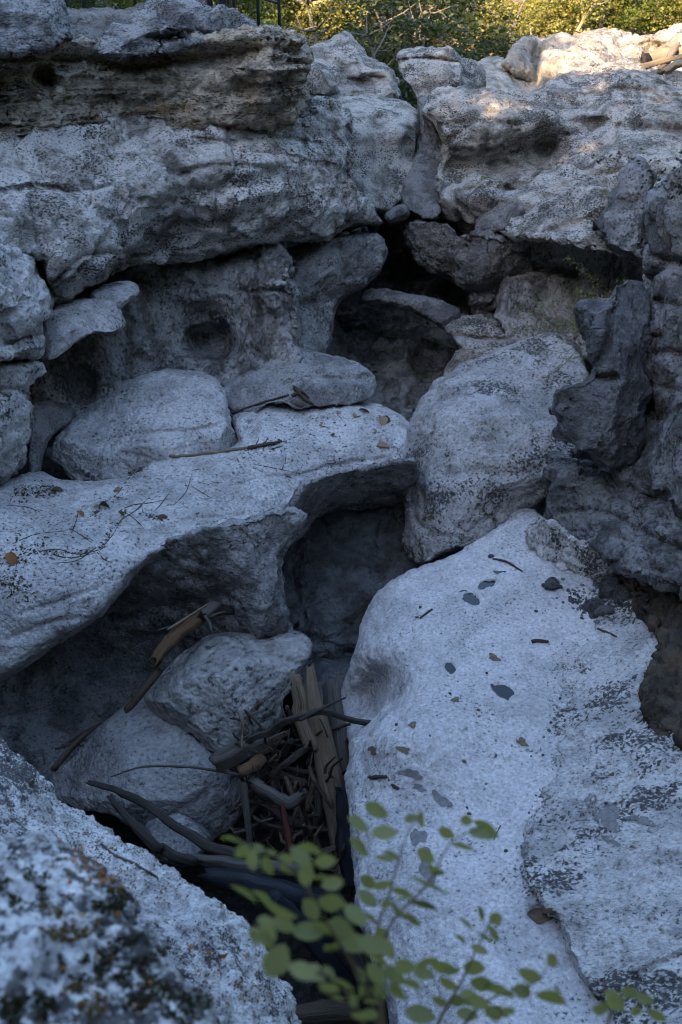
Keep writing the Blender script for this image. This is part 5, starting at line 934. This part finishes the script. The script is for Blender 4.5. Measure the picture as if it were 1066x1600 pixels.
sprig('hanging_twig', 'drooping twig with dark withered leaves at the right edge', 'twig', [[(1085, 312, 'd', 5.2), (1060, 290, 'd', 5.2), (1035, 268, 'd', 5.25), (1010, 252, 'd', 5.3), (978, 245, 'd', 5.35)], [(1060, 290, 'd', 5.2), (1045, 300, 'd', 5.2), (1038, 312, 'd', 5.2)], [(1035, 268, 'd', 5.25), (1020, 285, 'd', 5.25), (1005, 292, 'd', 5.3)], [(1080, 270, 'd', 5.2), (1062, 255, 'd', 5.2), (1055, 262, 'd', 5.2)]], DKLF, SHRUB_S, .03, 22, .03, .0025, seed=4)
sprig('hanging_twig', 'sparse dark leaves dangling before the right cliff', 'twig', [[(985, 245, 'd', 5.35), (970, 244, 'd', 5.4), (950, 246, 'd', 5.4)], [(965, 244, 'd', 5.4), (968, 252, 'd', 5.4)], [(945, 244, 'd', 5.4), (946, 256, 'd', 5.4)], [(950, 246, 'd', 5.4), (925, 242, 'd', 5.4), (915, 238, 'd', 5.4)]], DKLF, SHRUB_S, .026, 9, .015, .0015, seed=5)
sprig('grass_tuft', 'small grass tuft in a crack of the shelf', 'grass tuft', [[(194, 806, 'z', .47), (190, 796, 'z', .52)], [(194, 806, 'z', .47), (200, 797, 'z', .52)], [(194, 806, 'z', .47), (186, 800, 'z', .50)]], LF_G, SHRUB_S, .03, 14, .012, .003, seed=6)

# ------------------------------------------------------------------ puddles, mud, stones, fallen leaves
def water_mat():
    m, nt, b = new_mat('puddle_water'); b.inputs['Base Color'].default_value = (.012, .016, .022, 1); b.inputs['Roughness'].default_value = .04
    b.inputs['IOR'].default_value = 1.33; b.inputs['Specular IOR Level'].default_value = .6
    g = G(nt); bp = g.n('ShaderNodeBump'); bp.inputs['Distance'].default_value = .001
    g.l(g.noise(g.n('ShaderNodeTexCoord').outputs['Object'], 20, 1), bp.inputs['Height']); g.l(bp.outputs[0], b.inputs['Normal'])
    return m
WATER = water_mat()
def patch(name, label, cat, poly, mat, lift=.004, flat=False, step=4.0, group=None, thick=.0):
    """thin sheet lying on the rock inside a traced outline (flat: level water surface)"""
    pl = smooth_poly(poly, step); lo, hi = pl.min(0), pl.max(0)
    gx, gy = np.meshgrid(np.arange(lo[0], hi[0], step), np.arange(lo[1], hi[1], step)); Q = np.stack([gx.ravel(), gy.ravel()], 1)
    if len(Q): Q = Q[inside(Q, pl)]
    if len(Q): Q = Q[seg_dist(Q, pl, np.roll(pl, -1, 0)) > step * .4]
    pts = np.concatenate([pl, Q]) if len(Q) else pl
    r = delaunay_2d_cdt([Vector(p) for p in pts], [], [list(range(len(pl)))], 1, 1e-4)
    H = [hit(v.x, v.y) for v in r[0]]
    if flat:
        zs = np.median([h[0].z for h in H[:len(pl)]]) + lift
        P = np.array([tuple(at(v.x, v.y, 'z', zs)) for v in r[0]])
    else: P = np.array([tuple(h[0] + h[1] * lift) for h in H])
    c = P.mean(0); c[2] = P[:, 2].min()
    o = link(name, mesh_np(name, P - c, [list(f) for f in r[2]]), mat); o.location = c
    return tag(o, label, cat, group)
def blob(cx, cy, rx, ry, rot=0, n=14, seed=0, irr=.22):
    rg_ = random.Random(seed); a0 = math.radians(rot); out = []; n = 22; ph = [rg_.uniform(0, 6.28) for _ in range(3)]
    for i in range(n):
        a = i / n * 2 * math.pi; k = 1 + irr * (.8 * math.sin(2 * a + ph[0]) + .6 * math.sin(3 * a + ph[1]) + .5 * math.sin(5 * a + ph[2]))
        x, y = math.cos(a) * rx * k, math.sin(a) * ry * k
        out.append((cx + x * math.cos(a0) - y * math.sin(a0), cy + x * math.sin(a0) + y * math.cos(a0)))
    return out
patch('puddle', 'crescent puddle in the larger upper pothole of the slab', 'puddle', [(718, 924), (728, 922), (740, 928), (752, 934), (757, 946), (745, 947), (730, 941), (720, 934)], WATER, -.006, True)
patch('puddle', 'small twin-lobed puddle in the topmost pothole', 'puddle', [(746, 914), (756, 908), (768, 906), (782, 908), (774, 916), (758, 920), (748, 920)], WATER, -.006, True)
patch('puddle', 'pointed dark blue puddle in the middle of the slab', 'puddle', [(766, 1070), (780, 1069), (796, 1074), (804, 1084), (794, 1094), (782, 1088)], WATER, .0, True)
patch('puddle', 'small round puddle left of the pointed one', 'puddle', [(695, 1040), (702, 1034), (712, 1044), (714, 1050), (702, 1053), (696, 1048)], WATER, .0, True)
patch('puddle', 'thin puddle sliver above the twin-lobed pothole', 'puddle', [(770, 892), (782, 892), (795, 893), (790, 899), (780, 899)], WATER, .002, True)
MUD = plain_mat('dry_grey_mud', (.20, .195, .19), .95)
for q, (lb, pl) in enumerate([('grey dried mud patch on the slab near the dark stub', blob(642, 1209, 15, 8, 5, 16, 1, .35)), ('small grey mud fleck below the larger mud patch', blob(655, 1231, 10, 5, 10, 12, 2, .4)), ('grey mud patch in line below the two near the slab edge', blob(690, 1250, 15, 9, 35, 14, 3, .3)), ('grey mud patch behind the shrub leaves', blob(653, 1308, 11, 14, -20, 14, 4, .3)), ('long grey mud patch lowest behind the shrub', blob(668, 1355, 12, 26, -20, 16, 5, .3)), ('broad grey mud patch in a dip of the rough layer', blob(948, 1277, 26, 15, 15, 18, 6, .35)), ('narrow grey mud patch below the broad one', blob(955, 1314, 14, 5, 30, 12, 7, .3)), ('grey mud patch right of the broad one on the rough layer', blob(1002, 1282, 18, 7, 15, 14, 8, .35)), ('grey mud streak above the broad one on the rough layer', blob(923, 1248, 7, 9, 30, 10, 9, .35))]):
    patch('mud_patch', lb, 'mud', pl, MUD, .006, group='dried mud patches')
BRNS = plain_mat('brown_silt', (.16, .115, .075), .95)
patch('silt_patch', 'brown silt filling the hollow at the step of the rough layer', 'silt', blob(846, 1430, 21, 14, 10, 16, 11, .15), BRNS, .006)
for q, (cx, cy, rx, ry) in enumerate([(583, 1173, 7, 6), (631, 1172, 9, 6), (772, 1028, 9, 5), (816, 1160, 8, 6), (645, 1133, 7, 4), (712, 1094, 5, 5)]):
    patch('silt_patch', ['round rusty silt spot nearest the jam', 'oval rusty silt spot second from the slab edge', 'rusty silt spot between the stub and the round puddle', 'dark rusty silt spot at the right of the slab', 'faint rusty silt spot above the oval one', 'faint silt spot below the round puddle'][q], 'silt', blob(cx, cy, rx, ry, 10, 12, 20 + q, .3), BRNS, .005, group='rusty silt spots')
# stones
def stone_mesh(seed):
    rng = np.random.default_rng(seed)
    bm = bmesh.new(); bmesh.ops.create_icosphere(bm, subdivisions=3, radius=1)
    V = np.array([tuple(v.co) for v in bm.verts])
    V += V * (.28 * fbm(V * 1.1 + seed * 5, 3, seed) + .10 * fbm(V * 3 + seed, 3, seed + 5))[:, None]
    for k in range(5):
        nn = rng.normal(size=3); nn /= np.linalg.norm(nn); dd = rng.uniform(.55, .85); s = V @ nn; V -= np.maximum(0, s - dd)[:, None] * nn
    for v, c in zip(bm.verts, V): v.co = c
    me = bpy.data.meshes.new('stone'); bm.to_mesh(me); bm.free(); me.polygons.foreach_set('use_smooth', np.ones(len(me.polygons), bool)); return me
def put_stone(name, label, cx, cy, w_, hgt, mat, seed, cat='stone', group=None, dp=.8):
    l, nr, dd = hit(cx, cy); s_ = w_ / F * dd * .5
    me = stone_mesh(seed); o = link(name, me, mat); o.location = l + Vector((0, 0, s_ * hgt * .35)); o.scale = (s_, s_ * dp, s_ * hgt); o.rotation_euler = (0, 0, seed * 1.3)
    return tag(o, label, cat, group)
put_stone('stone', 'dark flat stone lying on the slab beside the low ledge', 862, 915, 32, .5, GREYR, 1)
put_stone('stone', 'pale small stone behind the dark flat one', 866, 908, 16, .6, ROUGH, 2)
put_stone('stone', 'grey angular stone tucked under the low ledge end', 952, 925, 46, .8, GREYR, 3)
put_stone('stone', 'grey broken stone below the angular one', 930, 950, 40, .6, GREYR, 4)
put_stone('stone', 'dark broken stone at the head of the rough layer', 945, 958, 30, .6, SMOOTH, 5)
put_stone('stone', 'grey wedge stone between the broken ones and right wall', 972, 935, 40, .8, GREYR, 6)
put_stone('stone', 'small tan stone lying on the shelf by the debris stick', 466, 632, 18, .7, SUNNY, 7)
put_stone('pebble', 'dark pebble at the upper edge of the slab by the curved stick', 768, 871, 12, .6, GREYR, 8, 'pebble')
rg = random.Random(77)
PEB = [plain_mat('dark_pebble', (.05, .05, .05), .9), plain_mat('brown_pebble', (.12, .085, .06), .9), plain_mat('grey_pebble', (.17, .165, .16), .9)]
pm_ = [stone_mesh(40 + i) for i in range(4)]
for i_, m_ in enumerate(pm_): m_.materials.append(PEB[i_ % 3])
SPOTS = [(657, 949), (652, 965), (806, 1055), (703, 1084), (716, 1065), (748, 1110), (683, 1118), (620, 1133), (618, 1142), (606, 1178), (770, 1010), (838, 955), (870, 935), (880, 942), (760, 1225), (830, 1182), (862, 1130), (858, 1142), (850, 1152), (848, 1180), (730, 1262), (733, 1272), (880, 905), (760, 1052), (672, 1150), (725, 1190), (700, 1300), (790, 1330), (812, 880), (690, 990), (870, 1105), (875, 1092), (868, 1060)]
def lift_pebble(cx, cy, px_w, mesh, lab, grp):
    l, nr, dd = hit(cx, cy); s_ = px_w / F * dd * .5
    o = bpy.data.objects.new('pebble', mesh); COL.objects.link(o); o.location = l + nr * s_ * .2; o.scale = (s_, s_ * rg.uniform(.6, 1), s_ * .5); o.rotation_euler = (0, 0, rg.uniform(0, 6))
    tag(o, lab, 'pebble', grp)
for q, (cx, cy) in enumerate(SPOTS): lift_pebble(cx, cy, rg.uniform(3, 8), pm_[q % 4], 'small pebble lying on the smooth pale slab', 'pebbles on the slab')
for q in range(40):
    cx, cy = rg.choice([(rg.uniform(10, 420), rg.uniform(760, 860)), (rg.uniform(400, 620), rg.uniform(645, 720))])
    lift_pebble(cx, cy, rg.uniform(2, 5), pm_[q % 4], 'tiny pebble or crumb among the shelf litter', 'crumbs on the shelf')
# fallen leaves
DRY = [leaf_mat('dry_leaf_tan', (.22, .14, .085), (.34, .24, .16), .15, .7), leaf_mat('dry_leaf_rust', (.20, .07, .025), (.30, .13, .05), .15, .7), leaf_mat('dry_leaf_dark', (.05, .035, .022), (.10, .07, .045), .1, .7)]
dm = []
for i_ in range(3):
    m_ = leaflet_mesh('fallen_leaf', .5, .5); m_.materials.append(DRY[i_]); dm.append(m_)
def fallen(cx, cy, L, kind, label, group):
    l, nr, dd = hit(cx, cy); s_ = L / F * dd
    if nr.z < 0: nr = -nr
    o = bpy.data.objects.new('fallen_leaf', dm[kind]); COL.objects.link(o)
    q = nr.to_track_quat('Z', 'X'); o.rotation_mode = 'QUATERNION'
    from mathutils import Quaternion
    o.rotation_quaternion = q @ Quaternion((0, 0, 1), rg.uniform(0, 6.28)) @ Quaternion((1, 0, 0), rg.uniform(-.3, .3))
    o.location = l + nr * .012; o.scale = (s_, s_ * 1.1, s_); tag(o, label, 'leaf', group)
for q, (cx, cy, L, k) in enumerate([(560, 641, 24, 2), (611, 660, 30, 2), (552, 653, 22, 0), (596, 651, 26, 0), (590, 675, 18, 0), (588, 697, 22, 0), (498, 665, 34, 0), (525, 643, 12, 0), (516, 681, 15, 2), (600, 637, 14, 2), (445, 745, 16, 0), (450, 692, 20, 0), (155, 790, 22, 2), (146, 800, 26, 2), (130, 808, 14, 1), (188, 768, 16, 0), (80, 768, 20, 2), (245, 808, 24, 2), (215, 735, 24, 2), (12, 865, 26, 1)]):
    fallen(cx, cy, L, k, ['dark curled leaf at the back of the shelf tip', 'long dark leaf at the right end of the shelf', 'tan leaf beneath the dark curled one', 'tan leaf near the shelf tip edge', 'small tan leaf below the long dark one', 'rosy tan leaf lowest on the shelf tip', 'long tan leaf in the middle of the shelf tip', 'tiny tan leaf at the back of the shelf', 'curled dark leaf left of the rosy one', 'thin dark leaf at the far shelf rim', 'tan leaf at the seam of the shelf', 'tan leaf by the twig knot', 'dark leaf in the shelf hollow', 'dark leaf lying under the other in the shelf hollow', 'rusty leaf left of the shelf hollow', 'tan leaf above the shelf hollow', 'dark leaf near the left back of the shelf', 'dark leaf right of the grass tuft', 'brown leaf at the corner of the leaning boulder', 'rusty leaf at the left edge of the shelf'][q], 'fallen leaves on the shelf')
for q in range(26):
    cx = rg.uniform(20, 420); cy = rg.uniform(1210 + cx * .75 if cx < 300 else 1470, 1590)
    fallen(cx, min(cy, 1595), rg.uniform(7, 16), rg.choice((1, 1, 0, 2)), 'small rusty fallen leaf caught on the foreground boulders', 'leaves on the foreground boulders')
# moss cushions on the nearest boulder
MOSS = leaf_mat('dark_moss', (.012, .013, .006), (.05, .042, .012), .1, .9, 20)
MOSSB = leaf_mat('brown_moss', (.09, .045, .012), (.16, .09, .025), .1, .9, 20)
def moss(label, cx, cy, rx, ry, mat, n, seed, sz=.012):
    rng = np.random.default_rng(seed); P = []
    for k in range(n):
        a = rng.uniform(0, 6.28); r_ = math.sqrt(rng.uniform()); x, y = cx + math.cos(a) * r_ * rx, cy + math.sin(a) * r_ * ry
        if fbm(np.array([[x * .045, y * .07, seed * 1.7]]), 3, seed)[0] < .04: continue
        l, nr, dd = hit(x, y); P.append(tuple(l + nr * (.010 * rng.uniform(0, 1))))
    P = np.array(P); c = P.mean(0); V, Fq = leaf_quads(P - c, sz, rng, 1.2)
    o = link('moss_cushion', mesh_np('moss_cushion', V, Fq, False), mat); o.location = c; tag(o, label, 'moss', 'moss cushions on the nearest boulder', 'stuff')
for q, a in enumerate([('black-green moss mat across the middle of the nearest boulder', 225, 1505, 80, 45, MOSS, 2600), ('brown moss mat at the top of the nearest boulder', 105, 1435, 50, 38, MOSSB, 1500), ('dark moss streak below the brown mat', 150, 1500, 60, 40, MOSS, 1800), ('dark moss at the left edge of the nearest boulder', 22, 1385, 60, 45, MOSS, 1800), ('dark moss mat near the bottom of the picture', 260, 1570, 70, 36, MOSS, 2000), ('dark moss along the upper rim of the nearest boulder', 175, 1410, 34, 22, MOSS, 900), ('ochre moss at the lower left bottom', 130, 1560, 40, 40, MOSSB, 900), ('dark moss spots along the bottom left corner', 40, 1575, 50, 26, MOSS, 1200)]):
    moss(*a, seed=q + 3, sz=.009)
# loose grit and leaf litter gathered in dips
def scatter(name, label, cat, zones, n, smin, smax, mat, seed, flat=.6, leafy=False):
    rng = np.random.default_rng(seed); Vs, Fs, off = [], [], 0
    bm = bmesh.new(); bmesh.ops.create_icosphere(bm, subdivisions=1, radius=1); SV = np.array([tuple(v.co) for v in bm.verts]); SF = np.array([[v.index for v in f.verts] for f in bm.faces]); bm.free()
    C = []
    for k in range(n):
        z_ = zones[rng.integers(len(zones))]; t_ = rng.uniform(); x = z_[0] + (z_[2] - z_[0]) * t_ + rng.normal() * z_[4]; y = z_[1] + (z_[3] - z_[1]) * t_ + rng.normal() * z_[4] * .6
        l, nr, dd = hit(x, y); l = np.array(l); s_ = rng.uniform(smin, smax) * (.4 + .6 * rng.uniform())
        if leafy: C.append(l + np.array(nr) * .006); continue
        v = SV * (1 + .3 * rng.normal(size=(len(SV), 1))) * np.array((s_, s_ * rng.uniform(.6, 1), s_ * flat)); a = rng.uniform(0, 6.28)
        v = np.stack([v[:, 0] * math.cos(a) - v[:, 1] * math.sin(a), v[:, 0] * math.sin(a) + v[:, 1] * math.cos(a), v[:, 2]], 1) + l
        Vs.append(v); Fs.append(SF + off); off += len(SV)
    if leafy: V, Fq = leaf_quads(np.array(C), smax, rng, .5)
    else: V, Fq = np.concatenate(Vs), np.concatenate(Fs)
    c = V.mean(0); o = link(name, mesh_np(name, V - c, Fq, False), mat); o.location = c; return tag(o, label, cat, None, 'stuff')
scatter('gravel', 'grey grit and broken chips gathered under the low ledge', 'gravel', [(890, 925, 985, 950, 9), (900, 940, 940, 965, 8), (930, 915, 985, 930, 5)], 260, .012, .035, GREYR, 1)
scatter('gravel', 'small grit scattered along the seam of slab and rough layer', 'gravel', [(870, 1000, 866, 1100, 6), (866, 1100, 862, 1200, 6), (845, 1235, 815, 1330, 4), (815, 1380, 880, 1450, 5)], 170, .005, .014, GREYR, 2)
scatter('leaf_litter', 'brown leaf litter matted at the left end of the shelf', 'litter', [(0, 880, 60, 850, 16), (10, 900, 40, 930, 14), (20, 775, 80, 765, 10)], 420, .01, .035, DRY[2], 3, leafy=True)
scatter('leaf_litter', 'crumbled litter lining the cracks of the shelf', 'litter', [(200, 742, 225, 730, 5), (140, 805, 190, 775, 6), (155, 860, 185, 815, 3), (60, 865, 150, 862, 4), (225, 805, 260, 812, 4), (380, 708, 440, 692, 6), (440, 632, 480, 628, 5)], 420, .01, .026, DRY[2], 4, leafy=True)
scatter('leaf_litter', 'rusty needle litter caught on the foreground boulder', 'litter', [(20, 1250, 150, 1340, 30), (150, 1360, 260, 1400, 26), (300, 1500, 400, 1560, 22), (120, 1330, 200, 1380, 20)], 380, .006, .016, DRY[1], 5, leafy=True)
0 and scatter('driftwood_litter', 'matted bark and twig crumbs packed between the driftwood', 'litter', [(390, 1240, 520, 1330, 22), (420, 1180, 520, 1250, 22)], 10, .01, .03, W_BRN, 6)
# ------------------------------------------------------------------ railing and the person behind the left cliff
IRON = plain_mat('dark_iron', (.018, .018, .02), .5)
def railing(label, posts, y0, rails=(.27, .66, 1.05)):
    B = [at(px, py, 'y', yy) for px, py, yy in posts]
    root = empty('railing', B[0]); tag(root, label, 'railing', 'iron railing on the plateau')
    for b in B:
        V, Fc = tube([b - B[0] + Vector((0, 0, -.25)), b - B[0] + Vector((0, 0, 1.1))], [.022, .022], 8); link('post', mesh_np('post', V, Fc), IRON, root)
    for h in rails:
        V, Fc = tube([b - B[0] + Vector((0, 0, h)) for b in B], [.017] * len(B), 7); link('rail', mesh_np('rail', V, Fc), IRON, root)
railing('dark iron railing at the edge above the bedded overhang', [(330, 10, 14.6), (366, 19, 14.5), (404, 31, 14.4), (437, 42, 14.3)], 14.4)
railing('dark iron railing seen through the gap between cap rocks', [(40, 28, 13.8), (133, 29, 13.8), (213, 26, 13.9), (280, 22, 14.2)], 13.8)
# one standing person, lower legs in view above the cap rock
def person():
    base = at(337, 24, 'y', 13.75)
    root = empty('person', base, .5); tag(root, 'person standing behind the cap rock in dark trousers', 'person')
    J = {'pel': (0, 0, .95), 'ch': (0, .02, 1.3), 'nk': (0, .02, 1.5), 'hd': (0, 0, 1.62), 'tp': (0, 0, 1.74), 'hl': (.1, 0, .9), 'kl': (.11, -.02, .48), 'al': (.11, .02, .08), 'tl': (.12, -.14, .03), 'hr': (-.1, 0, .9), 'kr': (-.11, -.02, .48), 'ar': (-.11, .02, .08), 'tr': (-.12, -.14, .03), 'sl': (.19, .02, 1.42), 'el': (.26, .02, 1.13), 'wl': (.25, -.1, .9), 'fl': (.25, -.15, .8), 'sr': (-.19, .02, 1.42), 'er': (-.26, .02, 1.13), 'wr': (-.25, -.1, .9), 'fr': (-.25, -.15, .8)}
    E = [('pel', 'ch'), ('ch', 'nk'), ('nk', 'hd'), ('hd', 'tp'), ('pel', 'hl'), ('hl', 'kl'), ('kl', 'al'), ('al', 'tl'), ('pel', 'hr'), ('hr', 'kr'), ('kr', 'ar'), ('ar', 'tr'), ('ch', 'sl'), ('sl', 'el'), ('el', 'wl'), ('wl', 'fl'), ('ch', 'sr'), ('sr', 'er'), ('er', 'wr'), ('wr', 'fr')]
    RR = dict(pel=.14, ch=.15, nk=.055, hd=.095, tp=.07, hl=.10, kl=.075, al=.055, tl=.04, hr=.10, kr=.075, ar=.055, tr=.04, sl=.07, el=.045, wl=.032, fl=.03, sr=.07, er=.045, wr=.032, fr=.03)
    ks = list(J); me = bpy.data.meshes.new('body'); me.from_pydata([J[k] for k in ks], [(ks.index(a), ks.index(b)) for a, b in E], [])
    o = link('body', me); o.parent = root
    md = o.modifiers.new('s', 'SKIN')
    for i, k in enumerate(ks): me.skin_vertices[0].data[i].radius = (RR[k], RR[k]); me.skin_vertices[0].data[i].use_root = (k == 'pel')
    o.modifiers.new('d', 'SUBSURF').levels = 2
    dg = bpy.context.evaluated_depsgraph_get(); dg.update(); nm = bpy.data.meshes.new_from_object(o.evaluated_get(dg)); o.modifiers.clear(); o.data = nm
    cl = [plain_mat('dark_trousers', (.016, .018, .026), .9), plain_mat('rust_jacket', (.16, .06, .035), .9), plain_mat('skin', (.42, .26, .19), .6), plain_mat('brown_hair', (.05, .03, .02), .7), plain_mat('shoe', (.05, .045, .04), .8)]
    for c in cl: nm.materials.append(c)
    for p_ in nm.polygons:
        z = p_.center.z; p_.use_smooth = True
        p_.material_index = 4 if z < .07 else 0 if z < .95 and abs(p_.center.x) < .2 else 2 if z < .93 else 1 if z < 1.5 else (3 if z > 1.68 or p_.center.y > .04 else 2)
person()
V, Fc = tube([(0, 0, -.2), (0, 0, 1.0)], [.022, .02], 7)
wp = link('wooden_post', mesh_np('wooden_post', V, Fc), wood_mat('reddish_post_wood', (.20, .08, .05), (.32, .15, .10))); wp.location = at(322, 14, 'y', 13.4); tag(wp, 'thin reddish wooden post left of the standing person', 'post')
# protos that were never planted are removed
for k, r in protos.items():
    if k not in used:
        for ch in list(r.children): bpy.data.objects.remove(ch)
        bpy.data.objects.remove(r)
